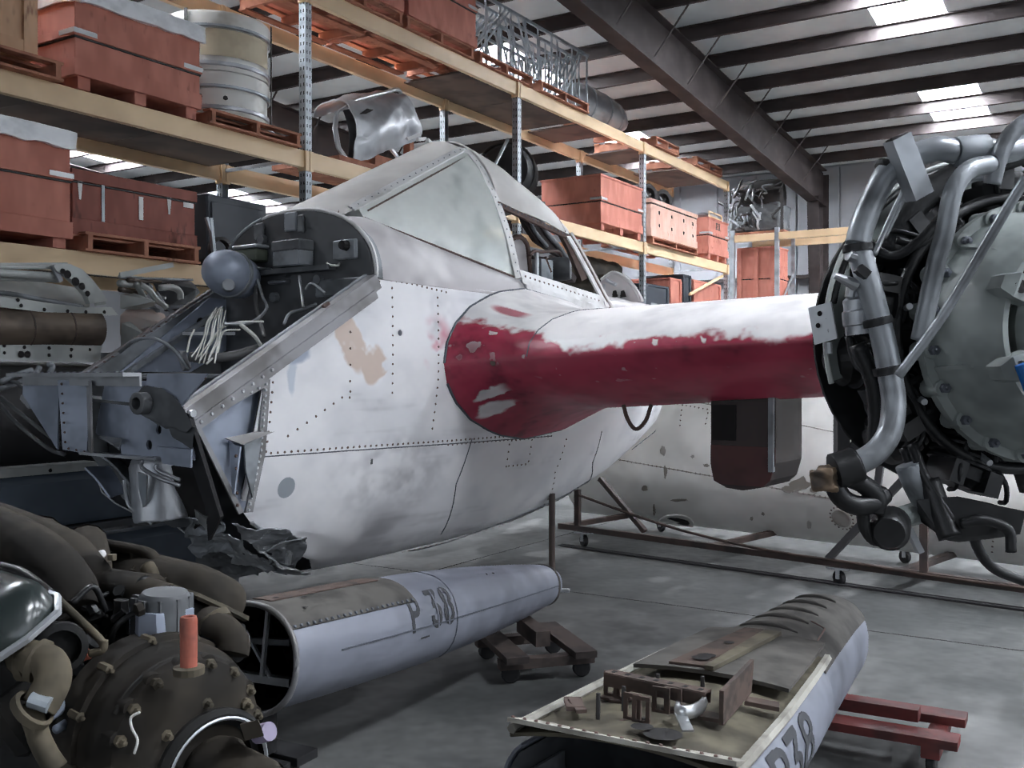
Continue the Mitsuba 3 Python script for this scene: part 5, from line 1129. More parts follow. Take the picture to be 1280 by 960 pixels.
jt('top_pipe', [(170, 690, 2.72), (168, 715, 2.7)], .016); jt('bracket_rod', [(184, 708, 2.6), (192, 722, 2.58), (200, 737, 2.56)], .02, 'dust_tan')
jt('fuel_line', [(0, 708, 2.35), (25, 715, 2.3), (45, 728, 2.26), (62, 742, 2.24)], .012, 'oily'); jt('fuel_line', [(68, 745, 2.25), (100, 775, 2.22), (122, 796, 2.2), (130, 806, 2.18)], .009, 'dust_tan')
for x, y, d, dx in ((50, 665, 2.82, (1, -.4)), (100, 676, 2.75, (1, -.4)), (5, 680, 2.65, (1, -.3))):
    part(man, 'clamp_band', lathe([(.060, -.012), (.068, -.01), (.068, .01), (.060, .012)], P(x, y + 12, d), RIGHT * dx[0] - FLAT * .4 + V(0, 0, dx[1]), 20), 'dust_tan', 40)
for x, y in ((28, 682), (80, 693), (62, 752), (57, 738), (140, 700)): part(man, 'bolt', lathe([(.012, 0), (.012, .014), (0, .015)], P(x, y, 2.5), V(0, 0, 1), 6), 'dust_tan')
m = lump(trimesh.creation.icosphere(2, .012), .006, 40); m.apply_translation(P(127, 693, 2.58)); part(man, 'paint_fleck', m, 'frame_white')
# dark gubbins between the banks
for i in range(26):
    x, y = rnd.uniform(95, 170), rnd.uniform(750, 800); q = P(x, y, rnd.uniform(2.35, 2.5)); d = V(rnd.uniform(-1, 1), rnd.uniform(-1, 1), rnd.uniform(-.3, 1))
    part(v12, 'small_fitting', cyl(q, q + unit(d) * rnd.uniform(.03, .09), rnd.uniform(.008, .02), 7), 'oily' if i % 3 else 'dusty_dark')
# reduction gear case and propeller shaft
GD = unit(VG + V(0, 0, -.02))
gear = part(v12, 'gear_case', lathe([(.0, -.14), (.185, -.14), (.198, -.12), (.20, .03), (.192, .05), (.188, .055), (.175, .09), (.14, .115), (.10, .125), (0, .128)], VO + V(0, 0, -.0), GD, 56), 'dusty', 30, label='large round reduction gear case')
part(gear, 'rear_flange', lathe([(.198, -.05), (.21, -.045), (.21, -.015), (.198, -.01)], VO, GD, 56), 'dusty', 35)
sc = VO + VN * .035 + V(0, 0, -.065)
part(gear, 'thrust_ring', lathe([(.135, .06), (.137, .135), (.128, .15), (.118, .15), (.115, .13), (.10, .128)], sc, GD, 48), 'dusty_dark', 30)
part(gear, 'bright_ring', lathe([(.119, .149), (.124, .153), (.120, .155), (.115, .151)], sc, GD, 48), 'alu', 30)
sh = part(v12, 'propeller_shaft', lathe([(0, .10), (.062, .10), (.078, .13), (.082, .16), (.074, .18), (.072, .30), (.066, .31), (.064, .38), (.056, .385), (.0, .385)], sc, GD, 40), 'dusty', 30)
part(sh, 'shaft_cap', lathe([(.058, .36), (.066, .37), (.066, .40), (.054, .405), (.05, .43), (.02, .44), (0, .44)], sc, GD, 32), 'cover_green', 30)
for k in range(6): a = k * np.pi / 3; part(sh, 'cap_rib', bar(sc + GD * .43 + VN * .05 * math.cos(a) + EU * .05 * math.sin(a), sc + GD * .437 + VN * .012 * math.cos(a) + EU * .012 * math.sin(a), .008), 'alu')
for k in range(16):
    a = math.radians(22.5 * k + 6); r = .166; q = VO + (VN * math.cos(a) + EU * math.sin(a)) * r + GD * .07
    b = part(gear, 'bolt_boss', lathe([(.024, -.04), (.020, .02), (.012, .022)], q, GD, 12), 'dusty', 40); part(b, 'nut', lathe([(.013, .02), (.013, .034), (.006, .036), (.006, .048), (0, .05)], q, GD, 6), 'dust_tan')
for k in range(9):
    a = math.radians(40 * k + 15); q = sc + (VN * math.cos(a) + EU * math.sin(a)) * .152 + GD * .115
    part(gear, 'ring_stud', lathe([(.013, -.03), (.013, .012), (.006, .014), (.006, .03), (0, .031)], q, GD, 7), 'dust_tan')
part(gear, 'wire', tube([q_ for q_ in (P(175, 890, 2.03), P(164, 897, 2.03), P(165, 910, 2.03), P(172, 925, 2.03), P(168, 942, 2.03))], .003, 5), 'wire_white', True)
part(gear, 'case_rib', sweep([VO + (VN * math.cos(a) + EU * math.sin(a)) * .176 + GD * .066 for a in np.linspace(.3, 2.6, 20)], .012, 6), 'dusty_dark', True)
gov = part(v12, 'governor', lathe([(.0, 0), (.07, 0), (.07, .09), (.062, .10), (.060, .19), (.05, .205), (0, .21)], P(203, 848, 2.33), V(0, 0, 1) + VG * .06, 24), 'bay_dark', 35, label='dark finned accessory housing on top of the gear case')
part(gov, 'cap', lump(hullof([P(203, 782, 2.33) + V(0, 0, z) + VG * x + VN * y for z in (-.03, .045) for x, y in ((-.06, -.05), (.06, -.05), (.07, .04), (-.05, .06), (.02, -.07))]).subdivide(), .006, 20), 'primer_blue', 40)
for k in range(10): a = k * .628; part(gov, 'fin', bar(P(203, 846, 2.33) + (VG * math.cos(a) + VN * math.sin(a)) * .062 + V(0, 0, .10), P(203, 846, 2.33) + (VG * math.cos(a) + VN * math.sin(a)) * .062 + V(0, 0, .19), .008, .02), 'bay_grey_dark')
part(gov, 'side_plug', cyl(P(178, 760, 2.26), P(170, 763, 2.25), .016, 6), 'dusty')
rt = part(v12, 'red_plug_tube', lathe([(0, 0), (.017, 0), (.018, .10), (.016, .108), (.010, .108), (.010, .08), (0, .08)], P(236, 836, 2.06), V(0, 0, 1), 16), 'rust_red', 40, label='rust red tube plugging a port on the gear case')
mat('rust_red', grime((0.30, 0.085, 0.055), (0.17, 0.06, 0.045), 20), 0.6)
part(rt, 'seat_flange', lathe([(.0, -.01), (.032, -.01), (.032, .004), (.018, .006)], P(236, 836, 2.06), V(0, 0, 1), 16), 'dust_tan')
jt('coolant_elbow', [(262, 776, 2.42), (270, 784, 2.38), (284, 792, 2.36), (292, 806, 2.34), (290, 818, 2.33)], .038)
part(v12, 'clamp_band', lathe([(.038, -.012), (.046, -.01), (.046, .01), (.038, .012)], P(267, 779, 2.4), RIGHT * .6 - EU * .6 - FLAT * .3, 18), 'dust_tan', 40)
jt('coolant_elbow', [(250, 800, 2.4), (268, 806, 2.36), (275, 825, 2.33)], .03, 'dusty_dark')
part(v12, 'lilac_cap', cyl(P(322, 918, 2.1), P(337, 914, 2.08), .02, 12), 'lilac'); mat('lilac', (0.22, 0.19, 0.27), .5)
part(v12, 'side_lug', lump(hullof([P(x, y, d) for x, y in ((300, 905), (322, 900), (330, 918), (305, 925)) for d in (2.06, 2.16)]).subdivide(), .006, 20), 'dusty', 40)
# near bank exhaust elbow and drain pipe
e1 = jt('exhaust_elbow', [(28, 822, 2.12), (40, 822, 2.08), (62, 830, 2.05), (66, 850, 2.03), (56, 872, 2.01), (48, 884, 2.0)], .036, 'dust_tan', 14)
for p_, d in (((32, 824, 2.1), RIGHT), ((48, 826, 2.07), RIGHT * .8 - EU * .3), ((40, 888, 1.99), RIGHT * .7 + EU * .7)): part(e1, 'clamp_band', lathe([(.036, -.010), (.045, -.008), (.045, .008), (.036, .010)], P(*p_), d, 18), 'dust_tan', 40)
part(e1, 'steel_sleeve', cyl(P(38, 874, 1.98), P(62, 882, 1.98), .016, 10), 'galv')
jt('drain_pipe', [(30, 880, 2.0), (42, 900, 2.0), (50, 925, 2.0), (62, 948, 2.0), (72, 962, 2.0)], .022, 'dust_tan')
jt('blue_hose', [(60, 895, 2.1), (75, 885, 2.15), (95, 872, 2.2)], .014, 'primer_blue'); jt('blue_hose', [(70, 912, 2.1), (90, 900, 2.15)], .010, 'primer_blue')
part(v12, 'tan_lug', bar(P(108, 858, 2.25), P(122, 844, 2.25), .05, .03), 'dust_tan'); part(v12, 'pink_coupling', cyl(P(96, 822, 2.18), P(112, 817, 2.18), .012, 8), 'rust_red')
jt('thin_pipe', [(112, 817, 2.18), (128, 812, 2.18), (130, 800, 2.18)], .009, 'dust_tan')
for q in ((0, 880), (15, 930), (80, 940), (100, 880)):
    pass
part(v12, 'port_cover', lathe([(.055, 0), (.055, .02), (.04, .025), (.04, .0), (0, .005)], P(75, 808, 2.15), RIGHT * .5 - FLAT * .8, 20), 'dusty_dark', 40)
for i in range(14):
    q = P(rnd.uniform(70, 135), rnd.uniform(800, 930), rnd.uniform(2.25, 2.35)); part(v12, 'small_fitting', cyl(q, q + unit(V(rnd.uniform(-1, 1), rnd.uniform(-1, 1), rnd.uniform(-1, 1))) * .06, .014, 7), 'oily')
for i in range(7):
    part(v12, 'ignition_lead', tube([vp(-1.35 + .2 * i, .10, .20), vp(-1.30 + .2 * i, .02, .26), vp(-1.2 + .18 * i, -.06, .22), vp(-.9 + .12 * i, -.03, .12)], .007, 5), 'oily', True)
for n, z in ((.16, .13), (-.12, .16)): part(v12, 'conduit_rail', tube([vp(-1.6, n, z), vp(-.9, n, z + .01), vp(-.35, n, z), vp(-.22, n * .6, z - .05)], .013, 8), 'dust_tan', True)
for k in range(12):
    a = math.radians(30 * k + 8); q = VO + (VN * math.cos(a) + EU * math.sin(a)) * .205 - GD * .03; part(gear, 'rear_nut', lathe([(.011, -.02), (.011, .02), (.005, .022), (.005, .032), (0, .033)], q, GD, 6), 'dust_tan')
# cradle
vs = thing('engine_cradle', 'dark cradle under the dusty V-twelve engine', 'stand')
for f in (-.45, -1.5):
    part(vs, 'bearer', bar(vp(f, -.35, -.39), vp(f, .35, -.39), .08, .08), 'stand_dark')
    for n in (-.3, .3): q = vp(f, n, 0); part(vs, 'leg', bar(V(q[0], q[1], 0), V(q[0], q[1], VO[2] - .42), .07, .07, up=RIGHT), 'stand_dark')
for n in (-.3, .3): part(vs, 'rail', bar(V(*vp(-.3, n, 0)[:2], .1), V(*vp(-1.7, n, 0)[:2], .1), .07, .07), 'stand_dark')

# ---------------- two pale blue-grey pods stencilled P 38, on low dollies
mat('pod_blue', grime((0.20, 0.213, 0.252), (0.13, 0.14, 0.167), 3, .4, .72), 0.45, 0.1)
mat('pod_dust', grime((0.095, 0.09, 0.082), (0.055, 0.052, 0.048), 8, .35, .7), 0.85, spec=0.2)
mat('pod_deck', grime((0.12, 0.108, 0.078), (0.065, 0.058, 0.044), 9, .35, .7), 0.8, spec=0.2)
mat('pod_flange', grime((0.33, 0.32, 0.28), (0.18, 0.17, 0.145), 9, .4, .75), 0.6)
mat('rust_brown', grime((0.075, 0.05, 0.04), (0.04, 0.03, 0.025), 14), 0.75)
mat('stencil', (0.035, 0.037, 0.042), 0.7)
class Pod:
    """body of revolution squashed into an oval: axis from P0 to P1, half width and half height along t"""
    def __init__(s, P0, P1, ws, hs, ts, roll=0.0):
        s.P0, s.P1 = np.asarray(P0, float), np.asarray(P1, float); s.L = np.linalg.norm(s.P1 - s.P0)
        s.d = unit(s.P1 - s.P0); s.r = unit(np.cross(s.d, V(0, 0, 1))); s.u = np.cross(s.r, s.d)
        c, q = math.cos(roll), math.sin(roll); s.r, s.u = s.r * c + s.u * q, s.u * c - s.r * q
        s.ts, s.ws, s.hs = ts, ws, hs
    def pt(s, t, a, off=0.0, e=2.2):                  # a: 0 = right side, pi/2 = top
        w, h = np.interp(t, s.ts, s.ws) + off, np.interp(t, s.ts, s.hs) + off
        c, q = math.cos(a), math.sin(a)
        return s.P0 + s.d * (t * s.L) + s.r * w * np.sign(c) * abs(c) ** (2 / e) + s.u * h * np.sign(q) * abs(q) ** (2 / e)
    def patch(s, t0, t1, a0, a1, n=14, m=14, off=0.0):
        g = np.array([[s.pt(t, a, off) for a in np.linspace(a0, a1, m)] for t in np.linspace(t0, t1, n)]); return loft(g, closed=False)
def orient(m, c):                                    # make faces look away from the axis point function c
    mid = m.triangles_center; 
    if np.einsum('ij,ij->i', m.face_normals, mid - np.array([c(q) for q in mid])).mean() < 0: m.invert()
    return m
def pod_text(pod, text, t0, t1, amid, height, flip=1):
    """letters wrapped on the pod; run from t0 to t1 along the axis, centred at angle amid"""
    m = meshkit.text_mesh(text, height, .004, bold=True)
    for _ in range(2): m = m.subdivide()
    v = m.vertices.copy(); x0, x1 = v[:, 0].min(), v[:, 0].max(); y0, y1 = v[:, 1].min(), v[:, 1].max(); out = []
    for x, y, z in v:
        t = t0 + (t1 - t0) * (x - x0) / (x1 - x0); hgt = np.interp(t, pod.ts, pod.hs)
        out.append(pod.pt(t, amid + flip * (y - (y0 + y1) / 2) / hgt, .0015 + z * .3))
    return tm(out, m.faces)
def gaps(pod, spans, amid, height):                  # nothing: stencil bridges are cut as thin strips of the pod's own colour
    return [pod.patch(t - .0035, t + .0035, amid - height * 3.2, amid + height * 3.2, 2, 10, .0035) for t in spans]
# first pod, below the fuselage
p1 = Pod(at(312, 823, 3.70), at(694, 727, 6.02), [.22, .225, .22, .19, .15, .12, .09, .05, .005], [.20, .205, .205, .185, .15, .12, .09, .05, .005], [0, .2, .4, .6, .8, .92, .965, .99, 1.0])
pod1 = thing('wing_pod', 'pale blue grey pod stencilled P 38 lying under the white fuselage', 'pod')
ax = lambda pod: (lambda q: pod.P0 + pod.d * ((q - pod.P0) @ pod.d))
ts = np.concatenate([np.linspace(0, .9, 24), np.linspace(.91, 1, 14)])
g = np.array([[p1.pt(t, a) for a in np.linspace(0, 2 * np.pi, 49)[:-1]] for t in ts])
body = shell(orient(loft(g), ax(p1)), .008)
part(pod1, 'body', body, 'pod_blue', 40)
part(pod1, 'end_rim', sweep([p1.pt(.0, a, .001) for a in np.linspace(0, 2 * np.pi, 49)], .012, 6), 'longeron', True)
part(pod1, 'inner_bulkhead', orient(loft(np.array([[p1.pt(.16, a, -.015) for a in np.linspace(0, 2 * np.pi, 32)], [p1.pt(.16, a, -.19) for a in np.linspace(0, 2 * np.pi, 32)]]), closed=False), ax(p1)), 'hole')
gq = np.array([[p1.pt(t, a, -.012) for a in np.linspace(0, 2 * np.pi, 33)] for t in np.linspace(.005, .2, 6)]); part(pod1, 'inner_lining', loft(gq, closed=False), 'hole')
part(pod1, 'inner_post', bar(p1.pt(.012, 1.35, -.02), p1.pt(.012, -1.2, -.13), .014), 'alu'); part(pod1, 'inner_post', bar(p1.pt(.02, 2.9, -.05), p1.pt(.03, .5, -.08), .022), 'bay_grey')
part(pod1, 'inner_post', bar(p1.pt(.02, 3.6, -.02), p1.pt(.03, -.6, -.06), .03), 'alu'); part(pod1, 'inner_post', bar(p1.pt(.02, 2.2, -.1), p1.pt(.02, -1.0, -.12), .012), 'alu')
# its dusty open-topped bay
k = part(pod1, 'dusty_cover', shell(orient(p1.patch(.0, .31, .62, 2.7, 20, 20, .007), ax(p1)), .006), 'pod_dust', 40, label='dusty grey brown cover along the top')
part(k, 'recess', shell(orient(p1.patch(.02, .28, 1.42, 1.75, 12, 8, .011), ax(p1)), .004), 'rust_brown', 40); part(k, 'recess', shell(orient(p1.patch(.06, .29, 1.95, 2.5, 12, 8, .011), ax(p1)), .004), 'rust_brown', 40)
for t, a in ((.055, 1.0), (.08, 1.3), (.04, 1.5), (.10, 1.35)): part(k, 'bolt_hole', lathe([(.012, .002), (0, .002)], p1.pt(t, a, .011), p1.u, 10), 'hole')
rp = [p1.pt(t, .66, .009) for t in np.linspace(.01, .30, 22)]; part(k, 'rivets', rivets(rp, [unit(q - ax(p1)(q)) for q in rp], .008, .004), 'rivet_grey', kind='stuff')
part(pod1, 'seam', sweep([p1.pt(t, .06, .001) for t in np.linspace(.1, .92, 20)], .004, 5), 'rivet_grey'); part(pod1, 'seam', sweep([p1.pt(.43, a, .001) for a in np.linspace(-1, 1.6, 16)], .003, 5), 'rivet_grey')
part(pod1, 'tip_band', sweep([p1.pt(.93, a, .002) for a in np.linspace(0, 2 * np.pi, 33)], .008, 6), 'pod_dust', True)
mk = cat_([pod_text(p1, 'P', .285, .315, .42, .16), pod_text(p1, '38', .345, .42, .42, .16)])
part(pod1, 'stencil_lettering', mk, 'stencil', label='black stencilled P 38')
part(pod1, 'stencil_bridge', [shell(orient(p1.patch(t - .002, t + .002, .0, .8, 2, 12, .004), ax(p1)), .001) for t in (.365, .40)], 'pod_blue'); part(pod1, 'dash_mark', shell(p1.patch(.31, .335, -.12, -.09, 4, 3, .003), .002), 'stencil')
for t in (.60, .63): part(pod1, 'bolt_hole', lathe([(.008, .002), (0, .002)], p1.pt(t, 1.0, .002), p1.u + p1.r * .5, 8), 'hole')
# second pod, bottom right, its top cut away to a deck of brackets
Q0, Q1 = at(770, 965, 2.52), at(1040, 803, 4.72)
Q0 = V(Q0[0], Q0[1], .50); Q1 = V(Q1[0], Q1[1], .40)
p2 = Pod(Q0, Q1, [.335, .32, .29, .25, .215, .20, .18, .13, .01], [.20, .20, .205, .21, .205, .195, .175, .13, .01], [0, .2, .4, .6, .8, .92, .965, .99, 1.0])
pod2 = thing('wing_pod', 'pale blue grey pod with a cut away deck of rusty brackets, bottom right', 'pod')
ACUT = 1.05
ts = np.concatenate([np.linspace(0, .9, 26), np.linspace(.91, 1, 14)])
g = []
for t in ts:
    k = np.clip((t - .50) / .02, 0, 1); row = []
    a1 = 0.62 * (1 - k) + k * np.pi / 2
    for a in np.concatenate([np.linspace(a1, -np.pi / 2, 18), np.linspace(-np.pi / 2, -np.pi - a1, 18)[1:]]): row.append(p2.pt(t, a))
    g.append(row)
part(pod2, 'body', shell(orient(loft(np.array(g), closed=False), ax(p2)), .008), 'pod_blue', 40)
part(pod2, 'aft_top', shell(orient(p2.patch(.50, .995, .5, np.pi - .5, 30, 26, .006), ax(p2)), .006), 'pod_dust', 40, label='dusty top of the rear half')
for i in range(5): t = .56 + .075 * i; part(pod2, 'louvre', sweep([p2.pt(t + .04 * (a - .9) * .3, a, .008) for a in np.linspace(1.2, 2.0, 8)], [.004, .008, .012, .012, .012, .010, .008, .004], 6), 'pod_dust', True)
part(pod2, 'panel_line', sweep([p2.pt(t, a, .008) for t, a in ((.56, .9), (.66, .95), (.66, 1.2))], .004, 5), 'rivet')
def dk(t, x, dz=0.0):                                 # deck point: t along, x across -1..1
    w = np.interp(t, p2.ts, p2.ws) * .93; h = np.interp(t, p2.ts, p2.hs) * .72
    return p2.P0 + p2.d * t * p2.L + p2.r * w * x + p2.u * (h + dz)
m = loft(np.array([[dk(t, x, .035 * (1 - x * x)) for x in np.linspace(-1, 1, 15)] for t in np.linspace(.0, .51, 16)]), closed=False)
if m.face_normals[:, 2].mean() < 0: m.invert()
deck = part(pod2, 'deck', shell(m, .01), 'pod_deck', 40, label='yellowish dusty deck')
m = loft(np.array([[dk(t, x, .05 + .02 * (1 - x * x)) for x in np.linspace(-.8, .92, 13)] for t in np.linspace(.26, .52, 10)]), closed=False)
if m.face_normals[:, 2].mean() < 0: m.invert()
part(pod2, 'grey_cover', shell(m, .012), 'pod_dust', 40)
part(pod2, 'cover_recess', sheet3([dk(.27, -.42, .072), dk(.27, .02, .075), dk(.51, .12, .076), dk(.51, -.22, .076)], .006), 'rust_brown'); part(pod2, 'cover_panel', sheet3([dk(.26, .02, .079), dk(.26, .12, .079), dk(.5, .35, .074), dk(.5, .10, .079)], .014), 'pod_deck')
for t, x, r in ((.30, -.14, .03), (.315, -.12, .03), (.40, -.1, .018)): part(pod2, 'cover_hole', lathe([(r, .003), (0, .003)], dk(t, x, .079), p2.u, 14), 'hole')
part(pod2, 'front_flange', sheet3([dk(-.006, -1, .04), dk(-.006, 1, .04), dk(.035, 1, .012), dk(.035, -1, .012)], .012), 'pod_flange')
rp = along([dk(.002, -.98, .042), dk(.002, .98, .042)], .035); part(pod2, 'flange_rivets', rivets(rp, [p2.u] * len(rp), .006, .004), 'rivet', kind='stuff')
part(pod2, 'side_flange', sweep([dk(t, .985, .012) for t in np.linspace(0, .5, 12)], .016, 6), 'pod_flange'); part(pod2, 'side_flange', sweep([dk(t, -.985, .012) for t in np.linspace(0, .5, 12)], .014, 6), 'pod_flange')
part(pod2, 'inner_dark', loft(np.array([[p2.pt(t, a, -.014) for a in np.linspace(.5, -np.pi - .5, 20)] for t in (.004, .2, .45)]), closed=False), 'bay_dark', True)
part(pod2, 'inner_shell', shell(orient(p2.patch(.0, .12, -np.pi * 1.02, -np.pi * .72, 6, 10, -.02), ax(p2)), .01), 'bay_grey', 40); part(pod2, 'inner_rib', sweep([p2.pt(.06, a, -.03) for a in np.linspace(0, -np.pi, 18)], .016, 6), 'bay_grey')
def channel(a, b, w=.04, h=.05, holes=0):
    k = part(pod2, 'channel', [bar(a, b, w, .006, up=p2.u), bar(a + p2.d * w / 2 - p2.u * h / 2, b + p2.d * w / 2 - p2.u * h / 2, .006, h, up=p2.u), bar(a - p2.d * w / 2 - p2.u * h / 2, b - p2.d * w / 2 - p2.u * h / 2, .006, h, up=p2.u)], 'rust_brown')
    for i in range(holes): q = a + (b - a) * (i + .5) / holes; part(k, 'slot', bar(q - (b - a) * .02, q + (b - a) * .02, w * .4, .008, up=p2.u), 'hole')
def bracket(t, x, w=.05, h=.075):
    c = dk(t, x, .03); o = c - p2.r * w / 2
    ring = Polygon([(0, 0), (w, 0), (w, h), (0, h)]).difference(Polygon([(w * .22, h * .15), (w * .78, h * .15), (w * .78, h * .85), (w * .22, h * .85)]))
    k = part(pod2, 'bracket', plate(ring, .008, o, p2.r, p2.u), 'rust_brown'); part(k, 'foot', bar(c - p2.d * .03, c + p2.d * .03, w * 1.1, .008, up=p2.u), 'rust_brown'); part(k, 'bolt', lathe([(.008, 0), (.008, .012), (0, .013)], c + p2.d * .02, p2.u, 6), 'dark_steel')
channel(dk(.14, -.62, .105), dk(.13, .42, .10), .045, .035, 7)
for t, x in ((.145, -.58), (.14, -.46), (.075, -.12), (.07, -.02), (.115, .02), (.12, .12)): bracket(t, x)
part(pod2, 'loose_strap', bar(dk(.10, -.82, .04), dk(.055, -.60, .05), .05, .012), 'rust_brown'); part(pod2, 'loose_strap', bar(dk(.085, -.75, .05), dk(.05, -.52, .05), .03, .01), 'rust_brown')
part(pod2, 'angle_bracket', sheet3([dk(.10, .62, .04), dk(.21, .62, .06), dk(.22, .62, .15), dk(.10, .62, .13)], .012), 'rust_brown'); part(pod2, 'angle_bracket', bar(dk(.11, .40, .05), dk(.11, .62, .05), .05, .01), 'rust_brown')
part(pod2, 'cross_strip', bar(dk(.19, .62, .05), dk(.20, .93, .04), .05, .012), 'rust_brown')
part(pod2, 'bright_clamp', sweep([dk(.105 + .03 * math.cos(x), .33 + .09 * math.sin(x), .075) for x in np.linspace(.6, 4.2, 14)], .010, 6, flat=2.0), 'alu_bright', True); part(pod2, 'clamp_tail', bar(dk(.08, .30, .07), dk(.05, .46, .05), .03, .006), 'alu_bright')
part(pod2, 'deck_hole', lathe([(.05, .003), (0, .003)], dk(.03, .30, .045), p2.u, 18), 'hole'); part(pod2, 'deck_hole', lathe([(.03, .003), (0, .003)], dk(.035, .10, .05), p2.u, 14), 'hole')
for t, x in ((.17, -.2), (.19, .2), (.06, -.4), (.16, .5), (.1, -.3)): part(pod2, 'stud', cyl(dk(t, x, .03), dk(t, x, .10), .006, 6), 'dark_steel')
m = pod_text(p2, 'P38', .12, .33, .12, .14); part(pod2, 'stencil_lettering', m, 'stencil', label='black stencilled P38')
rp = [p2.pt(t, .64, .004) for t in np.linspace(.02, .5, 24)]; part(pod2, 'edge_rivets', rivets(rp, [unit(q - ax(p2)(q)) for q in rp], .006, .004), 'rivet_grey', kind='stuff')
# dollies
def dolly(label, c, m, d, w=.42, l=.5, h=.17, top=None):
    t = thing('low_dolly', label, 'dolly'); d = unit(d * V(1, 1, 0)); r = np.cross(d, V(0, 0, 1)); c = V(c[0], c[1], 0)
    for s in (-1, 1):
        part(t, 'side_rail', bar(c + r * s * w / 2 - d * l / 2 + V(0, 0, h - .03), c + r * s * w / 2 + d * l / 2 + V(0, 0, h - .03), .07, .05), m)
        part(t, 'cross_plank', bar(c - r * (w / 2 + .1) + d * s * l * .36 + V(0, 0, h + .01), c + r * (w / 2 + .1) + d * s * l * .36 + V(0, 0, h + .01), .12, .035), m)
        for e in (-1, 1):
            q = c + r * s * w / 2 + d * e * l * .38
            k = part(t, 'caster', lathe([(0, -.018), (.042, -.018), (.048, -.012), (.048, .012), (.042, .018), (0, .018)], q + V(0, 0, .048), r, 18), 'black'); part(k, 'fork', bar(q + V(0, 0, .04), q + V(0, 0, h - .05), .05, .02, up=r), 'dark_steel')
    if top: part(t, 'saddle', sheet3([c - r * w * .4 + V(0, 0, h + .03), c + r * w * .4 + V(0, 0, h + .03), c + r * w * .4 + V(0, 0, top), c - r * w * .4 + V(0, 0, top - .0)], .05) if False else bar(c - r * w * .38 + V(0, 0, (h + .028 + top) / 2), c + r * w * .38 + V(0, 0, (h + .028 + top) / 2), .08, top - h - .028), m)
    return t
mat('dolly_wood', grime((0.055, 0.04, 0.034), (0.03, 0.024, 0.022), 8), 0.75); mat('dolly_red', grime((0.12, 0.02, 0.018), (0.06, 0.015, 0.014), 8), 0.6)
q = p1.pt(.80, -np.pi / 2); dolly('brown wooden dolly under the tip of the pod stencilled P 38', q - p1.r * .0 + p1.r * .12, 'dolly_wood', p1.d * .6 + p1.r * .6, .46, .52, .13, q[2] - .012)
q = p1.pt(.05, -np.pi / 2); dolly('small black dolly under the open end of the pod stencilled P 38', q - p1.r * .06, 'black', p1.d, .14, .22, .13, q[2] - .006)
q = p2.pt(.86, -np.pi / 2); dolly('red dolly under the far end of the pod with rusty brackets', q + p2.r * .22 , 'dolly_red', p2.d, .56, .42, .13, q[2] - .006)
q = p2.pt(.12, -np.pi / 2); dolly('dark dolly under the cut away end of the second pod', q, 'dolly_wood', p2.d, .5, .5, .13, q[2] - .006)

# ---------------- airframe parts piled in front of the rack, left
mat('part_grey', grime((0.45, 0.47, 0.455), (0.30, 0.32, 0.31), 4, .4, .75), 0.5, 0.15)
mat('part_pink', grime((0.52, 0.42, 0.38), (0.42, 0.40, 0.38), 4, .4, .7), 0.6)
mat('brown_metal', grime((0.13, 0.10, 0.075), (0.075, 0.058, 0.045), 5, .4, .7), 0.45, 0.3)
mat('panel_blue', grime((0.13, 0.16, 0.195), (0.075, 0.095, 0.12), 2, .35, .7), 0.45, 0.1)
XP = -5.8
PX = lambda px, py, dx=0.0: on_x(px, py, XP + dx)
pl_ = thing('wing_centre_section', 'grey wing section with curved holed rib and dark brown leading edge, left of the nose', 'aircraft part')
k = part(pl_, 'upper_flange', sheet3([PX(-60, 363), PX(0, 371), PX(100, 384), PX(138, 384), PX(146, 394), PX(100, 396), PX(0, 384), PX(-60, 376)], .03), 'part_grey')
for x, y in ((26, 383), (55, 388), (84, 390), (107, 391), (130, 391), (22, 376)): part(k, 'bolt_hole', lathe([(.012, .004), (0, .004)], PX(x, y - 1, .016), V(1, 0, 0), 10), 'hole')
a, b = PX(-90, 409), PX(126, 411); k = part(pl_, 'leading_edge', lathe([(.10, 0), (.125, .0), (.125, np.linalg.norm(b - a)), (.10, np.linalg.norm(b - a)), (0, np.linalg.norm(b - a) - .02)], a - V(.06, 0, 0), b - a, 28), 'brown_metal', 40)
for i in range(3): part(k, 'joint_band', lathe([(.124, -.006), (.128, -.004), (.128, .004), (.124, .006)], a - V(.06, 0, 0) + (b - a) * (.3 + .25 * i), b - a, 28), 'rust_brown')
k = part(pl_, 'lower_flange', sheet3([PX(-60, 428), PX(126, 432), PX(124, 453), PX(-60, 448)], .02), 'part_grey')
for x, y, r in ((30, 434, .012), (61, 435, .012), (89, 437, .012), (112, 437, .01), (26, 443, .022), (34, 443, .022), (61, 444, .012), (88, 445, .012), (5, 432, .012), (5, 441, .01)): part(k, 'bolt_hole', lathe([(r, .004), (0, .004)], PX(x, y, .011), V(1, 0, 0), 12), 'hole')
rp = [(64, 332), (84, 330), (100, 337), (114, 351), (124, 364), (132, 377), (110, 380), (106, 370), (96, 358), (82, 346), (68, 339)]
k = part(pl_, 'curved_rib', sheet3([PX(x, y, .05) for x, y in rp], .05), 'part_grey', label='curved rib with lightening holes')
for x, y, r in ((78, 339, .018), (84, 343, .026), (94, 352, .028), (102, 358, .024), (109, 367, .018)): part(k, 'lightening_hole', lathe([(r, .004), (0, .004)], PX(x, y, .076), V(1, 0, 0), 14), 'hole')
part(k, 'rib_cap', sheet3([PX(118, 377, .08), PX(132, 375, .08), PX(132, 379, -.3), PX(118, 381, -.3)], .02), 'part_grey')
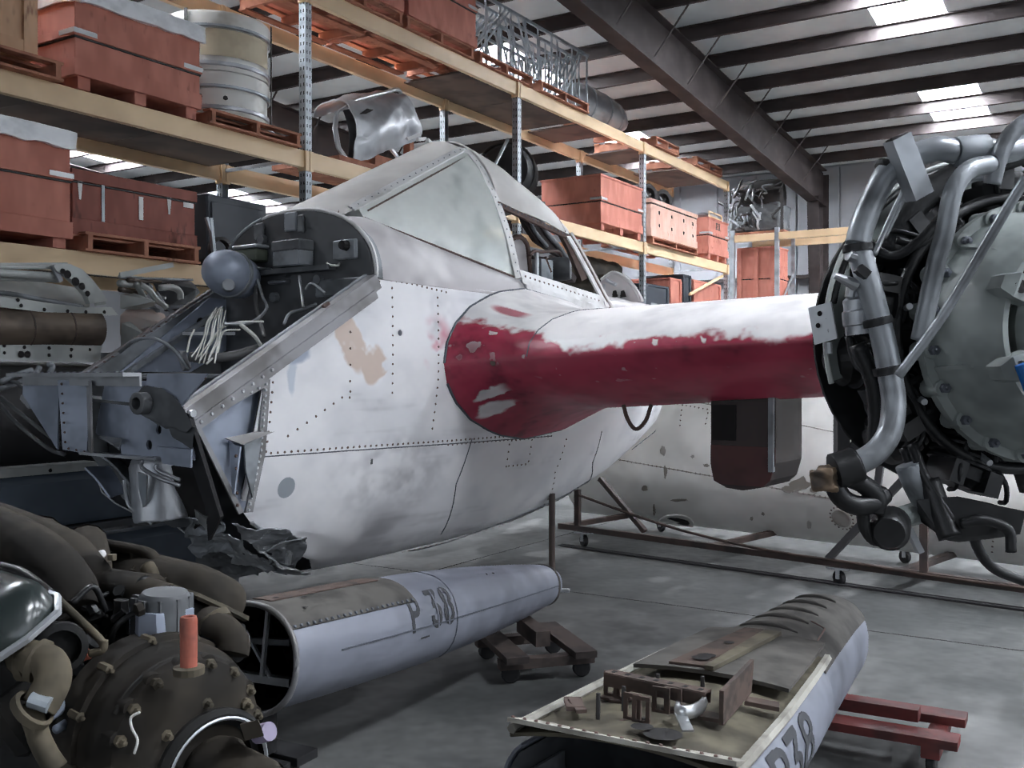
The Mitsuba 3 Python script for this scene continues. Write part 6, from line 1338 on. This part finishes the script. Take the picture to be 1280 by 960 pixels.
part(pl_, 'skin_panel', shell(loft(np.array([[PX(x, y0 + (y1 - y0) * v, -.12 - .25 * v * (1 - v) * 0 - .15 * (1 - v)) for v in np.linspace(0, 1, 8)] for x, y0, y1 in ((-60, 342, 366), (0, 346, 371), (50, 352, 380), (112, 362, 386))]), closed=False), .01), 'part_grey', 40)
part(pl_, 'skin_ridge', tube([PX(-60, 368, -.05), PX(0, 366, -.05), PX(50, 374, -.05), PX(104, 384, -.03)], .016, 6), 'bay_grey', True)
for (x0, y0), (x1, y1), r, dx in (((-60, 334), (66, 334), .014, 0), ((-60, 338), (68, 345), .024, .0), ((-60, 345), (74, 350), .018, -.05), ((-60, 331), (84, 330), .010, -.05)): part(pl_, 'tube', cyl(PX(x0, y0, dx), PX(x1, y1, dx), r, 10), 'part_grey', True)
part(pl_, 'clamp', bar(PX(66, 332, .05), PX(76, 352, .05), .02, .03), 'alu')
c0, c1 = PX(-120, 520, -.05), PX(128, 520, -.05); part(pl_, 'dark_body', lathe([(0, 0), (.38, 0), (.40, .1), (.40, np.linalg.norm(c1 - c0) - .1), (.38, np.linalg.norm(c1 - c0)), (0, np.linalg.norm(c1 - c0))], V(c0[0] - .12, c0[1], 1.29), V(0, 1, 0), 28), 'black', 40)  # black body added to make the space under the flanges dark
for y in (c0[1] + .3, c1[1] - .3): part(pl_, 'trestle', [bar(V(XP - .3, y, 0), V(XP - .2, y, .75), .06), bar(V(XP + .12, y, 0), V(XP + .0, y, .82), .06), bar(V(XP - .25, y, .3), V(XP + .10, y, .3), .05)], 'stand_brown')
for pts in ([(0, 478), (16, 470), (40, 462)], [(0, 486), (24, 478), (44, 466), (50, 458)], [(60, 455), (66, 458), (62, 466)]): part(pl_, 'pipe', tube([PX(x, y, .35) for x, y in pts], .016, 6), 'bay_grey', True)
sc_ = thing('airframe_scrap', 'heap of grey fairings, tubes and ribs between the wing section and the aircraft nose', 'aircraft part')
def fair(name, px, m, seed=0, dx=-.1, bulge=.12):
    P = [PX(x, y, dx) for x, y in px]; c = np.mean(P, 0) + V(bulge, 0, 0); n = len(P); g = np.array([[p + (c - p) * v + V(bulge * math.sin(v * np.pi / 2) * .6, 0, 0) for v in np.linspace(0, 1, 6)] for p in P + P[:1]])
    mm = loft(g, closed=False); return part(sc_, name, shell(lump(mm, .01, 6, seed), .01), m, 45)
fair('fairing', [(150, 368), (165, 366), (190, 376), (192, 383), (170, 388), (150, 386)], 'part_grey'); fair('fairing', [(150, 394), (158, 387), (190, 386), (205, 392), (210, 405), (190, 420), (160, 424), (150, 420)], 'part_pink', 2); fair('fairing', [(190, 352), (215, 348), (240, 352), (250, 365), (235, 380), (205, 385)], 'bay_dark', 3, -.25)
fair('fairing', [(152, 404), (162, 402), (168, 420), (165, 436), (150, 438)], 'part_grey', 4, -.05)
for (x0, y0), (x1, y1), r, m in (((150, 345), (190, 350), .014, 'part_grey'), ((150, 354), (185, 358), .026, 'part_grey'), ((150, 362), (182, 366), .018, 'brown_metal'), ((150, 347), (240, 350), .010, 'bay_grey'), ((170, 355), (185, 380), .02, 'part_grey'), ((196, 366), (206, 382), .014, 'alu'), ((160, 350), (200, 352), .016, 'brown_metal')): part(sc_, 'tube', cyl(PX(x0, y0), PX(x1, y1, -.2), r, 10), m, True)
part(sc_, 'bent_tube', tube([PX(200, 360), PX(214, 359), PX(224, 364), PX(226, 374)], .024, 10), 'part_grey', True); part(sc_, 'bent_tube', tube([PX(176, 356), PX(186, 362), PX(196, 375), PX(208, 384)], .022, 8), 'part_grey', True)
part(sc_, 'flat_bar', bar(PX(150, 344, .05), PX(216, 331, .05), .012, .035), 'part_grey')
for i in range(10): q = PX(rnd.uniform(170, 250), rnd.uniform(352, 385), -.15); part(sc_, 'small_bracket', bar(q, q + V(rnd.uniform(-.1, .1), rnd.uniform(-.1, .1), rnd.uniform(-.06, .06)), .03, .02), ('alu', 'bay_grey', 'bay_dark')[i % 3])
part(sc_, 'support_box', rbox(XP - .45, XP - .05, 4.4, 5.4, 0, 1.72, .02), 'bay_dark'); part(sc_, 'support_top', bx(XP - .5, XP + .02, 4.35, 5.5, 1.72, 1.76), 'bay_grey')
# blue grey panels lying on edge in front of it
XB = -5.42
for lab, za, zb_, cap in (('upper of two long blue grey metal panels, pale top edge, under the nose', .70, 1.03, True), ('lower of two long blue grey metal panels under the nose', .22, .62, False)):
    t = thing('metal_panel', lab, 'panel'); pr = [(-.10, za), (.05, za + .02), (.075, za + .08), (.06, zb_ - .05), (.02, zb_), (-.10, zb_)]
    m = loft(np.array([[V(XB + x, y, z) for x, z in pr] for y in (1.4, 3.2, 5.15)]), cap0=True, cap1=True); m.fix_normals()
    part(t, 'sheet', m, 'panel_blue', 30)
    if cap: part(t, 'top_edge', [bx(XB - .10, XB + .05, 1.4, 3.82, zb_ + .0, zb_ + .05)], 'part_grey'); part(t, 'hole', lathe([(.012, .002), (0, .002)], V(XB + .05, 3.5, zb_ + .02), V(1, 0, 0), 10), 'hole')
    part(t, 'bottom_lip', bx(XB - .1, XB + .09, 1.4, 5.15, za - .03, za + .01), 'bay_grey_dark')
t = thing('panel_rack', 'dark stand holding the two blue grey panels', 'stand')
for y in (1.8, 4.6): part(t, 'post', bar(V(XB - .14, y, 0), V(XB - .14, y, 1.0), .06, .06, up=V(1, 0, 0)), 'stand_dark'); part(t, 'shelf_arm', bar(V(XB - .14, y, .155), V(XB + .1, y, .155), .05), 'stand_dark'); part(t, 'shelf_arm', bar(V(XB - .14, y, .645), V(XB + .1, y, .645), .04), 'stand_dark')

# ---------------- white fuselage half lying on a long wheeled cradle behind the wing
mat('white_body', grime((0.84, 0.83, 0.79), (0.70, 0.69, 0.65), 2.2, .35, .7), 0.5)
mat('stain', grime((0.24, 0.22, 0.19), (0.40, 0.38, 0.35), 9), 0.7)
LA, LB = on_z(730, 683, 0), on_z(1120, 742, 0)       # caster wheels fix the cradle's line
LD = unit(LB - LA); LNn = unit(np.cross(LD, V(0, 0, 1)));
if LNn @ FLAT < 0: LNn = -LNn
def wp(s, n, z): return LA + LD * s + LNn * n + V(0, 0, z)
def on_w(px, py, n=.30):
    r = ray(px, py); k = ((wp(0, n, 0) - CAM) @ LNn) / (r @ LNn); q = CAM + r * k; return (q - LA) @ LD, q[2]
wh = thing('fuselage_shell', 'large white fuselage side panel with rivet rows lying on the wheeled cradle behind the wing', 'aircraft part')
Z0, Z1 = .20, 1.86
def prof(u): a = np.radians(-78 + 150 * u); return .75 - .52 * math.cos(a) + .30 * max(0, math.sin(a) + .45), 1.0 + .86 * math.sin(a)
NOFF = .66
def wsec(s, u):
    n, z = prof(u); k = np.clip((s + .4) / 1.6, .0, 1) ** .6 if s < 1.2 else 1
    return wp(s, NOFF + (n - .23) , .13 + (z - .16) * 1.02) 
g = np.array([[wsec(s, u) for u in np.linspace(0, 1, 30)] for s in np.linspace(-.9, 5.6, 40)])
m = loft(g, closed=False)
if (m.face_normals @ -LNn).mean() < 0: m.invert()
part(wh, 'skin', shell(m, .015), 'white_body', 40)
uz = [.13 + (prof(u)[1] - .16) * 1.02 for u in np.linspace(0, 1, 200)]
def wz(s, z, off=.0):
    u = float(np.interp(z, uz, np.linspace(0, 1, 200))); p_ = wsec(s, u); q = wsec(s, u + .01); n = unit(np.cross(LD, q - p_)); n = n if n @ LNn < 0 else -n
    return p_ + n * off, n
def wpx(*pts):
    out = []
    for x, y in pts:
        n = .2
        for _ in range(14):
            s, z = on_w(x, y, n); u = float(np.interp(z, uz, np.linspace(0, 1, 200))); n = .5 * n + .5 * (NOFF + prof(u)[0] - .23)
        out.append((s, z))
    return out
def wr(pts, st, r=.008): 
    q = [wz(s, z) for s, z in along(wpx(*pts), st)]; return [a for a, b in q], [b for a, b in q]
P_, N_ = [], []
for pts, st in (([(770, 574), (900, 597), (1060, 627)], .05), ([(850, 532), (853, 506), (886, 512), (881, 534)], .05), ([(1240, 690), (1243, 665), (1250, 640)], .05), ([(880, 504), (915, 511)], .05)):
    a, b = wr(pts, st); P_ += a; N_ += b
for k in range(18):
    a = 2 * np.pi * k / 18; s, z = wpx((1052, 648))[0]; q, n = wz(s + .10 * math.cos(a), z + .10 * math.sin(a)); P_.append(q); N_.append(n)
part(wh, 'rivets', rivets(P_, N_, .010, .003), 'rivet', kind='stuff')
def wplate(name, pts, m, t=.006): q = [wz(s, z, .004)[0] for s, z in wpx(*pts)]; return part(wh, name, sheet3(q, t), m)
s, z = wpx((1052, 648))[0]; q, n = wz(s, z, .001); k = part(wh, 'round_port', lathe([(.085, .0), (.085, .006), (.07, .008), (.07, .003), (0, .003)], q, n, 28), 'stain')
el = [(845 + 17 * math.cos(a), 654 + 8 * math.sin(a)) for a in np.linspace(0, 2 * np.pi, 14)[:-1]]; k = wplate('oval_opening', el, 'hole'); part(k, 'rim', sweep([wz(s, z, .006)[0] for s, z in wpx(*[(845 + 22 * math.cos(a), 654 + 11 * math.sin(a)) for a in np.linspace(0, 2 * np.pi, 20)])], .010, 6), 'white_body')
for pts in (((770, 574), (900, 597), (1060, 627)), ((995, 530), (1080, 548), (1150, 562)), ((800, 490), (916, 511))): part(wh, 'panel_seam', sweep([wz(s, z, .001)[0] for s, z in along(wpx(*pts), .1)], .004, 5), 'stain')
rr = random.Random(5)
for x, y, a, b in ((829, 563, 3, 6), (866, 571, 2, 2), (832, 590, 2, 9), (883, 582, 4, 2), (1000, 605, 14, 8), (985, 612, 8, 4), (1018, 612, 6, 4), (806, 610, 4, 3), (940, 648, 2, 2), (954, 642, 2, 2), (818, 638, 2, 8), (1012, 656, 3, 6), (848, 625, 9, 2)):
    wplate('stain', [(x + a * (1 + rr.uniform(-.35, .35)) * math.cos(t), y + b * (1 + rr.uniform(-.35, .35)) * math.sin(t)) for t in np.linspace(0, 2 * np.pi, 11)[:-1]], 'stain', .004)
# cradle with casters
cr = thing('wheeled_cradle', 'long brown steel cradle on casters under the white fuselage panel', 'trolley')
mat('cradle', grime((0.06, 0.04, 0.034), (0.035, 0.028, 0.026), 6), 0.65)
for n in (.0, 1.25): part(cr, 'rail', bar(wp(-.3, n, .165), wp(5.6, n, .165), .06, .05), 'cradle')
for s in (-.25, 1.4, 3.0, 4.4, 5.5): part(cr, 'cross_member', bar(wp(s, -.03, .165), wp(s, 1.28, .165), .06, .045), 'cradle')
for s in (.0, 2.52, 5.0):
    for n in (.0, 1.25):
        q = wp(s, n, 0); k = part(cr, 'caster', lathe([(0, -.02), (.05, -.02), (.056, -.014), (.056, .014), (.05, .02), (0, .02)], q + V(0, 0, .056), LNn + LD * .4, 20), 'black')
        [part(k, 'fork', bar(q + V(0, 0, .05) + LNn * e, q + V(0, 0, .125) + LNn * e, .012, .03), 'alu') for e in (-.03, .03)]; part(k, 'mount_plate', bar(q - LD * .08 + V(0, 0, .13), q + LD * .08 + V(0, 0, .13), .10, .014), 'alu')
def cpx(px, py, n=0.0): s, z = on_w(px, py, n); return wp(s, n, z)
part(cr, 'upright', bar(cpx(722, 660), cpx(722, 612), .05, .05), 'cradle'); part(cr, 'diagonal', bar(cpx(750, 598, -.02), cpx(806, 664, -.02), .05, .04), 'cradle')
part(cr, 'upright', bar(cpx(1155, 722), cpx(1155, 650), .055, .055), 'cradle'); part(cr, 'diagonal', bar(cpx(1140, 588, -.02), cpx(1036, 698, -.02), .055, .05), 'stand_dark'); part(cr, 'diagonal', bar(cpx(1108, 530, -.03), cpx(1094, 628, -.03), .06, .05), 'stand_dark')
part(cr, 'tie_strap', tube([cpx(724, 619, -.04), cpx(790, 643, -.05), cpx(860, 665, -.05), cpx(960, 688, -.05), cpx(1060, 703, -.04), cpx(1180, 722, -.04), cpx(1280, 735, -.04)], .012, 6), 'rust_brown', True)
solo('floor_angle', 'long thin dark strip lying on the floor along the cradle', 'steel bar', [bar(on_z(700, 681, .012) , on_z(1290, 763, .012), .05, .01), bar(on_z(700, 681, .015) + LNn * .02, on_z(1290, 763, .015) + LNn * .02, .008, .02)], 'stand_dark')  # narrow dark strip along the cradle

for k in list(labels):
    if not labels[k]: del labels[k]
